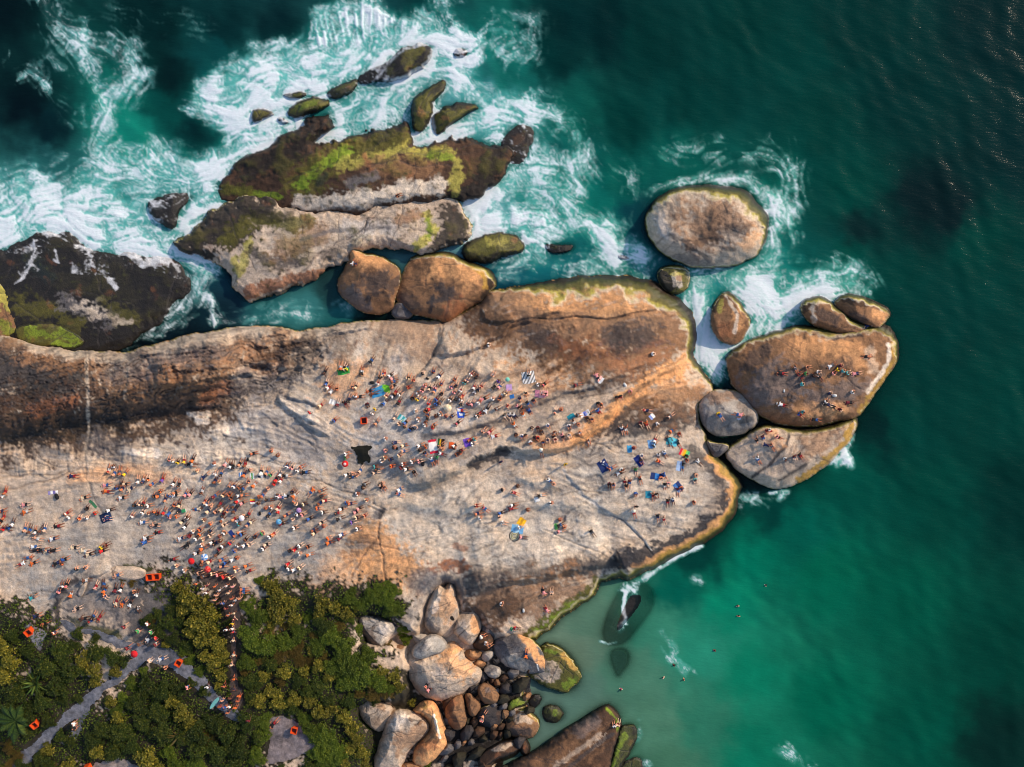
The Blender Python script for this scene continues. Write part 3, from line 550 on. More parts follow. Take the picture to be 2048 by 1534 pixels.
# ------------------------------------------------------------------ free rocks: one thing each
# name | label | height, crown width px, base z, rim px, seed, tone, step | outline | paint lines
ROCKS = r"""
rock_ledge|low black wave-washed rock ledge along the left edge, water streaming over it|.9 60 0 0 1 bk 2|-170,480 -60,500 0,500 30,492 80,470 125,457 150,475 180,500 220,510 260,505 300,510 350,520 375,550 380,580 350,610 330,640 290,665 240,700 150,720 -20,700 -170,700|so 24 .7 20 1;120,560 230,560 260,600/ol 18 .7 14 1;40,610 110,625 150,650/dg 16 .8 10 1.5;130,605 190,620 215,640/cr 8 .5 7 2;150,610 205,630/cr 7 .7 8 1.5;170,605 210,625/ol 14 .6 14 1;210,610 260,640/dw 16 .7 14;90,550 60,520/cr 5 .6 6 1.4;230,640 260,645
mossy_rock|ochre and lime rock at the left edge below the black ledge|1.2 20 0.2 0 2 br 2|-170,560 -30,555 10,565 30,590 45,625 35,660 10,680 -60,690 -170,690|ye 18 .9 12 .9;0,580 20,610/ag 10 .7 8;0,650 20,665/br 10 .6 8;20,635
mossy_rock|bright green weedy slab wedged between black ledge and headland|1.0 18 .5 0 3 ol 2|20,660 50,645 90,640 130,655 160,668 175,690 140,700 90,698 40,688|ag 11 .8 8 .9;60,660 110,665 150,680/bn 8 .7 8 1;90,655 110,660/ag 8 .9 6;110,690 170,695
surf_rock|black rock hump poking through white surf left of the long ridge|1.3 22 -.1 0 4 bk 2|295,405 310,398 340,385 392,388 365,415 352,430 350,458 330,452 305,435|dw 10 .6 10;320,410
rock_ridge|long mossy ridge with lime green top and pale striped strip along its base|3.3 62 0 0 5 bn 2|428,366 470,335 510,300 560,277 600,250 630,237 655,225 668,238 665,258 628,284 650,288 720,270 760,262 790,245 812,240 822,270 828,293 860,287 910,275 945,280 985,288 1012,290 1035,305 1020,335 990,370 950,397 925,403 860,407 800,412 760,426 700,438 640,438 610,430 585,415 540,425 470,405 440,390|bk 30 .85 22 .9;500,340 590,300 640,260/bk 26 .9 16 .9;990,310 970,370 920,395/bk 18 .8 14 1;750,280 800,260/ol 30 .8 26;600,370 700,300 800,290/ag 11 .9 8 1;600,370 640,340 700,300/ag 8 .9 6;650,320 690,295/ye 12 .75 12 1;680,330 760,310 830,300 900,310/ag 9 .8 8;860,310 900,315/ye 12 .7 8;915,330 910,380/br 20 .7 20;740,330 860,340/rs 6 .6 8;730,310 740,340/dg 10 .7 8;700,365 750,350/cr 17 .95 8 .5;600,405 680,400 760,390 850,372 880,375/gr 10 .5 8;620,415 760,408/dg 5 .6 5 1;700,372 760,355/ag 6 .9 5;470,380 560,395/dw 7 .7 8;640,365 650,350/ol 10 .9 8;440,375 500,380
rock_ridge|lower weathered ridge, grey on top with black weedy seaward ends|2.9 46 0 0 6 tn 2|345,485 360,475 390,460 400,440 430,412 470,398 500,384 525,392 560,405 610,420 700,422 760,408 800,396 915,393 927,415 943,455 935,480 900,495 850,505 815,508 770,497 740,497 705,503 690,522 660,537 620,562 560,587 520,602 500,605 475,580 460,550 430,520 400,510 365,505|bk 48 .95 18 .7;370,485 430,455 500,420/bk 22 .9 10 .6;900,430 915,470 880,485/ol 14 .85 10;540,440 580,450 620,445/ol 14 .8 10;450,480 490,450 560,430/ye 8 .8 8;500,480 480,550 470,520/bk 12 .7 10;500,425 580,432/ye 9 .9 8 .8;850,430 868,460 830,492/ag 6 .8 6;855,440 858,470/br 12 .7 10;830,430 800,440/dk 14 .8 12 1;510,510 560,525 600,520/dk 10 .6 10;650,510 680,500/dg 12 .7 10;630,480 600,500/rs 13 .8 8;500,585 560,570 640,545/bk 5 .8 5;520,600 600,570/br 22 .6 18;560,500 640,470/gp 16 .6 14;700,455 780,460/dg 4 .7 4;600,480 660,462 780,455
mossy_rock|small brown-green rock alone at the far left of the surf|.9 12 0 0 7 ol 2|500,222 520,216 552,226 530,240 505,248|bk 7 .7 6;505,240 530,240
mossy_rock|rounded green rock in white surf just above the long ridge's tip|1.6 20 0 0 8 ol 2|574,225 590,205 620,192 640,192 662,201 640,225 600,238|ag 8 .5 8;600,212 625,205/bk 6 .7 6;590,232 635,225
mossy_rock|tiny flat green-topped rock above the rounded green one|.6 8 0 0 9 og 1|563,190 585,185 600,181 616,186 600,198 577,197|bk 4 .6 4;570,190
surf_rock|dark weedy rock lying along the foot of the white breaker|1.0 12 0 0 10 og 2|650,190 665,175 690,165 716,155 714,177 690,194 665,199|bk 8 .6 6;660,190 700,180
surf_rock|topmost large dark rock, its crown green, amid the breaking waves|1.7 24 0 0 11 bk 2|700,172 740,135 770,128 790,108 815,93 835,87 857,91 868,108 855,132 820,150 780,165|ol 13 .9 8;830,100 820,125/og 10 .6 10;780,140
surf_rock|small reddish rock in spray at the right end of the breaker|.6 9 0 0 12 bk 1|905,105 915,96 930,97 936,108 925,117 910,114|rs 4 .5 5;926,108
mossy_rock|tall narrow green and rust rock standing upright in the foam channel|1.9 22 0 0 13 ol 2|824,240 823,205 835,190 850,180 870,165 889,158 893,172 885,187 871,205 865,232 850,257 835,266 824,256|bk 8 .8 6;880,170 865,185/bk 6 .5 5;826,215/rs 8 .5 8;845,225/og 8 .6 6;842,250
mossy_rock|leaf-shaped olive rock right of the narrow upright one|1.7 22 0 0 14 ol 2|859,250 865,230 885,213 915,206 950,207 956,215 940,225 910,245 890,262 868,270|bk 8 .8 6;935,213 905,210/rs 8 .5 8;890,235/og 6 .7 6;870,258
surf_rock|speck of black rock in foam beside the ridge's left shoulder|.5 6 0 0 15 bk 1|554,236 563,233 580,244 570,249 558,243|og 4 .5 4;560,238
surf_rock|low purple-brown rock veined with foam at the ridge's right end|.5 24 -.1 0 16 bk 2|1000,285 1012,262 1040,245 1068,255 1066,290 1050,325 1030,335 1012,318|bn 12 .7 10;1040,280
mossy_rock|oval mossy boulder lying in the channel left of the white foam patch|1.8 26 0 0 17 ol 2|921,500 930,483 960,470 1000,465 1035,470 1051,485 1045,500 1010,517 970,527 935,521|bk 9 .9 6;930,510 960,522 1030,510/bk 5 .7 5;925,495 960,474/ye 8 .6 8;975,485 1010,485/rs 6 .5 6;1030,480
surf_rock|low black rock between oval mossy boulder and the channel|.6 9 -.05 0 18 bk 1|1087,492 1095,485 1120,488 1145,488 1148,497 1130,507 1100,507|og 4 .4 4;1110,495
surf_rock|smallest black rock awash in the middle of the channel|.35 6 -.05 0 19 bk 1|1234,511 1245,509 1260,516 1250,521 1238,518|og 2 .4 2;1240,514
boulder|brown boulder with a pointed peak beside the turquoise tide pool|3.6 44 0 0 20 br 2|700,495 712,495 728,508 760,513 785,524 803,545 798,570 790,592 785,616 770,625 735,628 705,608 682,590 678,565 688,535 697,520|dk 26 .8 26 .8;740,570 770,560/dg 14 .6 12;700,590 730,612/ot 16 .6 16;715,505 760,525/dk 8 .7 8;735,600/bn 10 .6 10;745,540
boulder|large rounded brown boulder with yellow weed rim, squeezed against the headland|3.8 48 0 7 21 br 2|825,512 870,506 900,508 935,522 965,535 985,548 992,565 982,585 965,600 945,608 930,620 910,635 895,643 860,637 843,632 815,620 790,600 787,580 800,560 812,535|ot 26 .7 26;880,530 940,550/dk 14 .9 12 .9;870,600 900,590 880,575/dk 14 .7 12;800,590 830,610/rs 12 .7 12;900,620 920,610/bk 8 .9 6;980,560 985,575 965,598/yo 5 .9 4;940,528 968,548 972,575/dk 3 .8 2;860,625 868,590
boulder|small dark smooth boulder tucked under the rounded brown one|1.6 12 0 2 22 dg 1|783,618 795,604 815,604 828,618 822,636 800,638 786,632|dk 6 .6 6;800,620
island_boulder|big oval island boulder with dark weed crown, standing alone in the sea|4.6 78 0 17 23 tn 2|1289,455 1292,430 1305,405 1330,385 1370,373 1420,369 1470,372 1502,385 1515,408 1533,420 1541,445 1532,480 1522,505 1490,525 1440,537 1390,538 1350,525 1320,505 1298,480|br 46 .75 40;1400,450 1450,430/dk 16 .6 14;1440,470 1480,460/dk 10 .6 10;1340,410 1345,440/bn 18 .5 20;1430,440 1400,490/dk 5 .6 4;1340,470 1380,490 1420,520/dk 4 .6 4;1380,460 1420,490 1470,500/ot 12 .5 12;1490,490 1515,470/bk 10 .8 7;1525,430 1532,450/dg 12 .6 10;1360,520 1420,530/gp 12 .5 12;1320,440 1330,470
boulder|small squarish mossy boulder just below the big oval island|1.7 16 0 4 24 ol 1|1315,550 1325,535 1350,530 1378,540 1380,555 1371,580 1350,588 1330,580 1318,565|bk 14 .9 6;1325,550 1335,575/gr 8 .8 6;1350,552 1356,570/br 5 .7 4;1358,555/ye 3 .6 3;1343,548 1370,545
boulder|tawny kite-shaped boulder standing in white water|2.6 24 0 7 25 br 2|1421,640 1427,615 1435,595 1445,582 1460,586 1480,605 1495,630 1500,645 1490,670 1475,687 1455,690 1430,670|bk 8 .8 6;1430,620 1445,590/ye 6 .7 5;1445,600 1440,620/ot 10 .7 8;1470,630 1480,650/cr 3 .8 3;1452,592 1476,630 1468,665/rs 10 .5 8;1450,650 1450,670
boulder|left half of the cleft brown pair at the headland's far tip|2.8 26 0 9 26 br 2|1600,622 1606,603 1632,591 1655,600 1672,615 1700,638 1735,650 1757,655 1730,668 1680,668 1640,655 1615,640|dk 10 .7 10;1640,625 1670,640/bk 9 .8 6;1607,620 1620,600/cr 5 .7 4;1622,615 1630,640
boulder|right half of the cleft brown pair, sharp cornered, at the far tip|2.6 24 .2 8 27 br 2|1667,606 1690,588 1720,591 1750,606 1780,623 1768,645 1756,657 1730,648 1700,636 1680,622|bk 8 .7 6;1690,596 1730,605/ot 8 .7 7;1750,625 1765,635/dk 8 .7 7;1700,630 1730,640
boulder|huge tawny slab with seated visitors, farthest right in the sea|4.2 90 0 12 28 br 2|1455,720 1460,705 1490,685 1530,670 1560,660 1600,652 1640,655 1680,662 1720,655 1758,648 1785,658 1796,690 1794,715 1780,742 1760,772 1735,806 1718,832 1690,841 1650,848 1600,855 1560,850 1530,838 1500,815 1480,790 1460,760|dg 36 .7 34;1520,780 1580,760/dk 16 .7 14;1500,730 1530,700/dk 12 .6 12;1650,740 1700,720/dk 10 .6 12;1560,740 1540,760/dg 28 .6 26;1640,800 1700,780/ot 20 .5 20;1600,690 1700,690 1740,720/ot 14 .6 16;1600,820 1680,820/yo 6 .9 5;1787,690 1785,720 1770,750 1745,785 1722,820/pa 4 .8 3;1778,690 1778,720 1757,755 1735,785/dk 5 .8 5;1640,668 1670,675 1720,668/tn 10 .6 10;1740,700 1750,740
boulder|rounded grey-brown boulder between headland and the huge tawny slab|3.4 44 0 0 29 gr 2|1397,812 1405,795 1425,780 1450,777 1475,783 1500,800 1519,832 1511,850 1490,862 1455,877 1425,870 1402,842|br 16 .7 16;1430,795 1460,790/dg 20 .6 18;1420,840 1450,850/dk 6 .6 5;1480,845 1505,835/bn 14 .5 14;1490,820
boulder|cracked tan boulder below the huge slab, yellow tide line on its right|3.6 60 0 7 30 tn 2|1449,910 1460,892 1490,872 1525,851 1560,856 1600,863 1650,856 1690,846 1713,833 1716,850 1700,877 1680,902 1650,932 1620,952 1590,969 1560,978 1530,970 1500,955 1475,940|br 26 .7 24;1620,890 1660,870/dg 16 .5 14;1550,920 1600,930/dk 3 .9 2;1580,860 1572,890 1540,930 1505,955/dk 3 .8 2;1610,930 1560,960/yo 8 .95 5;1705,850 1690,885 1650,925 1600,960/ot 14 .5 14;1530,860 1550,880/gr 12 .5 14;1490,910 1520,930
boulder|small dark wedge jammed between headland and two boulders|2.4 12 0 0 31 dg 1|1412,878 1430,888 1452,888 1458,893 1448,905 1432,915 1420,903|dk 6 .6 5;1430,900
boulder|dark grey egg-shaped boulder with chalky streak beside the cove|3.6 38 0 0 32 dg 1|984,1290 990,1275 1003,1266 1025,1263 1040,1265 1058,1276 1080,1293 1096,1315 1101,1333 1090,1345 1060,1347 1030,1341 1003,1326 988,1305|ot 10 .9 6 .5;1048,1276 1070,1300 1088,1325/gr 10 .7 8;1010,1325 1050,1338 1030,1320/dk 14 .6 12;1010,1285 1030,1290/wh 1.2 1 .8 .2;1074,1329 1077,1340
mossy_rock|long yellow-mossed rock reaching from the grey egg boulder into the cove|1.9 26 0 3 33 ol 1|1040,1335 1070,1310 1082,1290 1100,1285 1122,1293 1145,1315 1161,1345 1156,1370 1132,1385 1105,1378 1070,1362|tn 11 .9 8;1100,1330 1110,1350 1085,1350/ag 8 .8 6;1150,1360 1130,1370/yo 7 .8 6;1130,1310 1148,1335/ag 5 .8 4;1095,1300 1110,1305/bn 5 .6 5;1105,1345
mossy_rock|round green-topped rock submerged to its crown in the cove|.9 20 -.2 0 34 og 1|1080,1425 1088,1412 1105,1408 1122,1415 1130,1430 1120,1443 1100,1445 1086,1438|bk 6 .7 5;1086,1432 1120,1440/ag 5 .7 5;1110,1425
boulder|flat-topped brown boulder with yellow rim at the cove's inner edge|2.6 22 0 4 35 br 1|1012,1440 1020,1424 1035,1418 1058,1422 1076,1436 1078,1450 1070,1470 1050,1478 1028,1474 1013,1465|tn 9 .8 7;1035,1435 1060,1442/dk 9 .8 8;1030,1465 1055,1460/yo 4 .7 4;1055,1424 1072,1440
stone_slab|broad dark slab slanting out of the bottom edge, ladder marks near its tip|2.6 40 0 0 36 bn 2|1213,1405 1232,1418 1243,1440 1240,1475 1226,1520 1215,1600 1000,1700 960,1640 975,1560 1010,1528 1070,1500 1125,1462 1175,1428|bk 12 .85 9;1180,1425 1120,1470 1060,1505 1010,1535/br 30 .6 30;1130,1520 1180,1470 1080,1560/tn 5 .6 5 .8;1110,1534 1160,1495 1200,1470/cr .7 .55 1.2 .2;1183,1500 1179,1492 1185,1486 1191,1493 1185,1500/cr .7 .55 1.2 .2;1193,1493 1190,1483 1196,1479 1201,1488 1195,1493/cr .7 .55 1.2 .2;1203,1485 1200,1476 1206,1472 1210,1480 1205,1485/cr .7 .5 1.2 .2;1212,1477 1209,1469 1213,1466/dg 14 .5 14;1190,1440 1160,1460/ag 3 .9 3;1215,1418 1232,1438 1236,1460/dk 4 .8 4;1140,1534 1190,1490 1225,1470
mossy_rock|ragged lime-streaked rock hugging the dark slab's seaward side|1.3 14 -.1 0 37 og 1|1237,1452 1255,1446 1268,1450 1275,1470 1265,1500 1245,1530 1225,1560 1200,1600 1215,1540 1228,1500|ag 6 .8 5;1250,1470 1235,1500 1225,1530/bk 5 .7 5;1265,1460 1270,1480
surf_rock|half-drowned dark rock at the bottom edge beside the slab|.5 14 -.15 0 38 og 1|1235,1540 1250,1520 1275,1512 1290,1525 1285,1560 1250,1590|bk 5 .7 5;1275,1540
boulder|tall pale boulder with black hole and notched top|4.4 30 2.2 0 39 tn 1|846,1238 848,1218 854,1200 862,1178 872,1169 880,1168 885,1176 890,1174 897,1166 903,1164 909,1174 912,1190 919,1205 920,1225 916,1245 908,1262 900,1270 880,1281 864,1268 850,1250|ot 16 .6 14;895,1195 880,1225/pa 7 .6 6;875,1200 870,1220/dg 7 .8 5;856,1240 870,1262/bk 3.4 1 1.4 .8;903,1235 905,1237
boulder|pointed half-grey half-orange boulder right of the tall pale one|3.6 24 2.0 0 40 tn 1|905,1262 912,1240 922,1222 938,1212 948,1222 958,1238 962,1252 957,1270 948,1284 940,1290 925,1280 912,1272|ot 8 .8 5;948,1240 950,1262/gp 8 .5 8;925,1250
boulder|biggest sandy boulder with a seated pair, centre of the boulder field|4.2 60 1.8 0 41 tn 1|801,1318 812,1303 832,1301 858,1296 878,1290 893,1286 903,1284 915,1288 922,1296 932,1315 945,1328 962,1340 966,1352 958,1363 940,1370 925,1385 905,1398 880,1401 860,1397 845,1388 828,1370 818,1352|ot 24 .7 20;890,1310 920,1335/ot 16 .7 14;905,1292/br 8 .5 8;830,1375 860,1385/gp 12 .4 12;880,1345
boulder|slate-tinted flat boulder lying on the big sandy one|1.6 12 4.4 0 42 gr 1|826,1308 834,1294 850,1280 868,1273 882,1280 889,1292 880,1303 862,1308 848,1315 834,1315|dg 6 .7 5;840,1300 850,1290
boulder|small grey wedge rock left of the slate-tinted flat one|1.4 8 3.2 0 43 gr 1|824,1269 840,1268 856,1272 855,1280 838,1292 830,1282|dg 3 .5 3;830,1272
boulder|squared brown boulder carrying two visitors in white|1.6 14 2.2 0 44 bn 1|946,1293 955,1275 963,1262 975,1262 986,1272 984,1290 976,1301 960,1298|br 8 .6 7;975,1285
boulder|narrow grey plank-like rock above the visitors in white|1.0 6 2.6 0 45 dg 1|963,1252 972,1252 987,1266 988,1275 978,1272 966,1262|tn 3 .6 3;975,1260
boulder|oval tan stone, first of three below the visitors in white|1.5 9 1.8 0 46 br 1|930,1308 936,1300 950,1299 963,1304 958,1315 945,1320 934,1316|ot 5 .6 4;948,1306
boulder|upright grey-striped stone right of the oval tan stone|1.4 8 1.7 0 47 gr 1|963,1311 970,1304 983,1302 987,1308 978,1320 966,1322|tn 3 .6 3;975,1308
boulder|tiny peach-coloured stone under the oval tan stone|.9 6 1.8 0 48 br 1|949,1326 956,1320 968,1324 970,1330 960,1333 951,1331|ot 4 .6 3;960,1326
boulder|striped grey block right of the tiny peach stone|1.9 11 1.2 0 49 gr 1|968,1340 978,1330 992,1333 1001,1338 999,1350 988,1356 976,1350|dg 3 .7 3;975,1345 990,1338/tn 3 .6 3;985,1348
boulder|mauve-brown boulder left of the swallowed dark gap, right of big sandy one|2.4 16 1.2 0 50 br 1|955,1375 968,1365 982,1370 998,1388 996,1402 985,1408 968,1405 958,1392|dg 6 .6 5;975,1380
boulder|two-lobed brown stone under the big sandy boulder|2.2 13 1.4 0 51 br 1|930,1390 940,1387 945,1395 955,1400 962,1412 955,1425 948,1433 940,1430 934,1412|bn 4 .6 4;938,1396
boulder|tall furrowed brown boulder in the middle of the dark rubble|3.2 18 1.5 0 52 br 1|890,1420 900,1402 915,1390 924,1390 928,1408 932,1430 930,1450 918,1459 905,1455 893,1440|bn 5 .7 4;900,1415 910,1440/rs 7 .5 6;912,1405
boulder|dark plum slab with a couple, lowest in the rubble|1.6 20 .6 0 53 dk 1|956,1425 966,1415 990,1405 1006,1410 1008,1430 996,1450 985,1456 968,1450 955,1440|bn 5 .5 5;995,1430
boulder|grey-white shaggy boulder half swallowed by bushes|3.2 30 3.6 0 54 gr 1|712,1240 720,1229 735,1226 758,1228 780,1238 802,1248 801,1262 783,1275 772,1290 770,1302 755,1300 735,1285 718,1262|dk 5 .9 4 1;740,1229 780,1240 795,1250/pa 11 .8 9;765,1258 775,1275/bn 13 .7 10 1;735,1262 748,1285
boulder|rust-orange boulder below the grey-white shaggy one|2.4 20 2.8 0 55 br 1|742,1315 760,1300 785,1290 805,1288 812,1300 805,1320 795,1330 770,1325|rs 10 .7 8;795,1310/ot 6 .5 5;770,1305
boulder|pale triangular boulder between bushes and twin big boulders|2.6 26 3.2 0 56 tn 1|705,1402 722,1392 735,1396 745,1404 765,1402 784,1412 782,1430 772,1450 762,1460 745,1456 730,1440 718,1420|br 9 .6 8;765,1415/pa 6 .5 6;725,1405/bn 8 .5 8;750,1440
boulder|broad boulder with white crown and dark rim streak, lower middle|3.8 40 2.6 0 57 tn 1|748,1520 758,1490 770,1465 772,1440 785,1424 805,1419 825,1422 845,1434 862,1455 850,1472 828,1490 812,1512 800,1545 760,1560|pa 12 .8 9;800,1432 790,1450/dk 3 .8 3 1;820,1440 840,1443 830,1450/br 22 .7 18;800,1490 830,1470/dg 10 .5 10;770,1510
boulder|tall orange boulder with white streak beside the white-crowned one|3.6 34 2.2 0 58 ot 1|824,1425 838,1408 855,1400 870,1404 880,1425 890,1452 894,1470 888,1495 872,1515 850,1530 825,1530 832,1495 858,1465 862,1452 845,1434|rs 12 .7 10;845,1500 860,1490/bn 8 .6 7;868,1480 860,1465/pa 2 .9 2 .8;867,1430 876,1460 880,1475/yo 6 .6 6;850,1412
boulder|brown rock at the bottom edge under the white-crowned boulder|2.2 20 2.0 0 59 br 1|745,1530 770,1545 830,1520 845,1540 830,1600 740,1600|rs 8 .6 8;800,1540/ol 6 .7 6;840,1510
boulder|long mottled boulder at the bottom of the dark rubble|2.2 20 .8 0 60 bn 1|955,1520 975,1498 1005,1485 1035,1480 1040,1492 1025,1508 990,1520 968,1540|tn 4 .6 4 1;985,1500 1020,1490/rs 5 .5 5;995,1512
boulder|small brown round rock between flat-topped boulder and dark slab|1.4 10 .2 0 61 bn 1|1040,1482 1050,1478 1058,1492 1056,1508 1046,1508 1040,1496|rs 4 .5 4;1048,1495
mossy_rock|bright green weed-covered ledge at the cove's edge|1.2 12 .3 0 62 ol 1|1010,1418 1018,1402 1030,1393 1048,1392 1058,1398 1050,1412 1030,1418 1018,1425|ag 9 .9 5;1025,1408 1045,1398/pa 4 .8 3;1022,1392
surf_rock|dark flat rock in shallow water right of the weedy ledge|.5 9 0 0 63 bk 1|1055,1402 1062,1390 1078,1388 1084,1396 1078,1410 1062,1418|og 4 .5 4;1070,1398
drowned_rock|dark rock under the water below the headland's foot, foam running along it|.12 24 -.6 0 64 bk 2|1205,1275 1212,1235 1230,1195 1250,1165 1290,1165 1308,1185 1306,1215 1280,1250 1250,1285 1225,1290|og 6 .8 6;1240,1220 1235,1240
drowned_rock|dark weedy rock alone on the sandy cove floor, tapering downward|.2 12 -1.5 0 65 dg 1|1223,1305 1232,1298 1250,1298 1258,1310 1255,1328 1243,1342 1236,1352 1230,1338 1224,1322|bk 6 .6 5;1240,1315
stone_slab|sloping tan rock plank with a seated visitor, left above the bushes|1.4 9 5.2 0 66 tn 1|152,1190 158,1172 168,1160 175,1140 184,1128 188,1145 178,1165 170,1185 162,1196|br 3 .5 3;172,1160
stone_slab|pale layered slab lying beside the orange double bin|1.0 14 5.3 0 67 tn 1|185,1150 210,1135 240,1128 275,1132 298,1140 290,1158 262,1165 225,1160 195,1165|br 5 .6 5;230,1150/pa 5 .5 5;215,1142
stone_slab|grey flat rock in the shaded hollow left of the path|.8 8 5.0 0 68 gr 1|205,1180 218,1172 236,1176 234,1186 215,1192|dg 3 .5 3;215,1182
stone_slab|striped tan slab at the right edge of the packed gully crowd|1.1 12 5.2 0 69 tn 1|462,1160 480,1152 512,1156 515,1175 495,1190 475,1182|cr 5 .5 5;490,1165/br 3 .6 3;480,1175
"""  # grey lower left of the tall pale and pointed boulders is painted shade
_rb = random.Random(12); RUB = []
_occ = [np.array([q for q in pts(l.split('|')[3])]).mean(0).tolist() + [np.ptp(pts(l.split('|')[3])[:, 0]) * .36] for l in ROCKS.strip().split('\n')]
_adj = ["charcoal", "chestnut", "umber", "slate", "tawny", "grey-brown"]; _ton = ["dk", "bn", "so", "dg", "br", "bn"]
for _ in range(900):
    u, v = _rb.uniform(855, 1060), _rb.uniform(1330, 1600)
    if u - (v - 1330) * -.1 < 905 or u > 1075 - (v - 1400) * .45: continue
    r = _rb.uniform(8, 22) if _ < 500 else _rb.uniform(6, 10)
    if any(math.hypot(u - a, v - b_) < r * .62 + c * .85 for a, b_, c in _occ): continue
    _occ.append([u, v, r]); el = _rb.uniform(.42, .75); an = _rb.uniform(.5, 1.1); k = _rb.randrange(6)
    pl = [(u + r * math.cos(t) * math.cos(an) * q - r * el * math.sin(t) * math.sin(an) * q, v - r * math.cos(t) * math.sin(an) * q - r * el * math.sin(t) * math.cos(an) * q) for t, q in [(i * 1.047 + _rb.uniform(-.3, .3), _rb.uniform(.8, 1.2)) for i in range(6)]]
    if v < 1545: RUB.append((u, v, f"boulder|{_adj[k]} rubble stone|{r * .11:.2f} {r * .8:.1f} {1.0:.1f} 0 {100 + len(RUB)} {_ton[k]} 1|" + ' '.join(f"{a:.1f},{b_:.1f}" for a, b_ in pl) + "|", _adj[k]))
RUBBLE = RUB
SEA_POLYS = []
LAND_TOPS = []      # (polygon, U, V, Z) for standing people on rocks
def make_rock(line):
    name, label, par, out, pnt = line.split('|')
    weedy = name in ('surf_rock', 'mossy_rock', 'rock_ridge', 'rock_ledge')
    par = par.split(); H, cw, z0, rw = [float(q) for q in par[:4]]; seed = int(par[4]); tone = par[5]; step = float(par[6])
    poly0 = pts(out); poly = chaikin(poly0, 1) if int(par[4]) < 100 else poly0; rnd = random.Random(seed * 13)
    mg = 34 if z0 < 1 else 12
    lo = np.maximum(poly.min(0) - mg, -175); hi = np.minimum(poly.max(0) + mg, [2230, 1712])
    us = np.arange(lo[0], hi[0] + step, step); vs = np.arange(lo[1], hi[1] + step, step)
    U, V = [a.astype(np.float32) for a in np.meshgrid(us, vs)]
    wu, wv, nm, nf, nb = [samp(F, U, V) for F in (WU, WV, NM, NF, NB)]; lc, lf, ll = samp(LC, U, V), samp(LF, U, V), samp(LL, U, V)
    a = min(14, cw * .34) if weedy else min(5, cw * .16)
    d = sdist(poly, U + wu * a + nm * a * .35, V + wv * a + nm * a * .35) + nf * (2.2 if weedy else .6)
    if name == 'boulder': d = d + (2.5 if z0 < 1 else 2.0)
    t = np.clip(d / cw, 0, 1)
    dome = (1 - (1 - t) ** 2.2) ** .62
    h = H * dome
    ctr = poly0.mean(0); rad = np.abs(poly0 - ctr).max()
    for k in range(6 if seed < 100 else 9):                                  # a few broad broken faces, so that no two rocks are the same dome
        an = rnd.uniform(0, 6.28); off = rnd.uniform(.0, .5); sl = rnd.uniform(.4, 1.3) * H / rad
        pl = H * rnd.uniform(.85, 1.0) - sl * np.maximum(0, (math.cos(an) * (U - ctr[0]) + math.sin(an) * (V - ctr[1])) - off * rad)
        h = np.minimum(h, pl * .85 + h * .15)
    inn = sm(0, min(cw, 14), d)
    h = h + (nb * .16 * H + nm * .08 * H * .6 + (lc - .5) * .02 + (ll - .5) * .008 + nf * .014 + nm * .08) * inn * min(1, .45 + H / 6)
    h = np.where(d > 0, h, d * (.16 if z0 < 1 else .5))
    if z0 >= 1:
        z0 = max(1.0, z0 * .55) if z0 < 4 else z0; H *= 1.0
    h = h + z0
    col = np.empty(U.shape + (3,)); col[:] = PAL[tone]
    fs = []
    for q in pnt.split('/'):
        if q.strip():
            b, p = q.split(';'); b = b.split(); fs.append((b[0], [float(x) for x in b[1:]], pts(p)))
    col = paint(col, U, V, fs, nm, lc, wu, wv, nf)
    if weedy:                                            # weed and barnacle crust, patchy at every size
        for k_, w_ in (('ol', sm(.05, .5, nb + nm * .6) * (.15 if tone == 'bk' else .5)), ('bk', sm(.1, .55, nm * .8 + nf * .6 - nb * .3) * .75), ('rs', sm(.3, .6, samp(NM, U * .8 + 150, V * .8)) * .3), ('og', sm(.25, .6, nf + nm * .5) * .6)):
            col = col * (1 - w_[..., None] * inn[..., None] * .8) + PAL[k_] * w_[..., None] * inn[..., None] * .8
    if rad > 20:                                         # thin joints in the stone
        for _ in range(int(3 + rad / 14)):
            x0 = ctr[0] + rnd.uniform(-.7, .7) * rad; y0 = ctr[1] + rnd.uniform(-.5, .5) * rad; an = math.radians(rnd.gauss(20, 40)); ln = rnd.uniform(.25, .8) * rad
            pl = np.array([(x0 + math.cos(an + b_) * t_ * ln, y0 - math.sin(an + b_) * t_ * ln) for t_, b_ in ((-.5, .2), (-.2, 0), (.1, -.15), (.5, .1))])
            dd = ldist(pl, U + wu * 8 + nm * 2.5, V + wv * 8 + nm * 2.5)[0]; g_ = np.exp(-(dd / rnd.uniform(.7, 1.3)) ** 2)
            col = col * (1 - (g_ * .55)[..., None]) + PAL['dk'] * (g_ * .55)[..., None]; h = h - g_ * .07 * inn
    v = 1 + (lf - .5) * .22 + (lc - .5) * .14 + nm * .25 + nb * .2 + nf * .16
    col = col * v[..., None] * (1 + (nm * .25)[..., None] * np.array([.3, 0, -.3]))
    dl = sm(.84, .95, ll) * .18; col = col * (1 - dl[..., None]) + PAL['dk'] * dl[..., None]
    wet = np.zeros(U.shape)
    if z0 < 1:
        gx, gy = np.gradient(d)[::-1]; gn = np.hypot(gx, gy) + 1e-6
        side = (.22 + 1.15 * np.clip((gy / gn) * .75 + (-gx / gn) * .35 + .18, 0, 1.2)) * (1 + nb * .8)  # inward normal points down on the seaward (upper) side
        ww = max(rw, 3.0)
        if tone in ('bk', 'og', 'ol', 'bn') and rw == 0: col, wet = rim(col, wet, d, 1.0, 5.0, U, V, nm, [(0, .8, 'bk', .85)])
        else: col, wet = rim(col, wet, d, side, ww, U, V, nm, RIMS)
        if tone in ('bk', 'og', 'ol'): wet = np.maximum(wet, .45)
        SEA_POLYS.append((name, poly, z0))
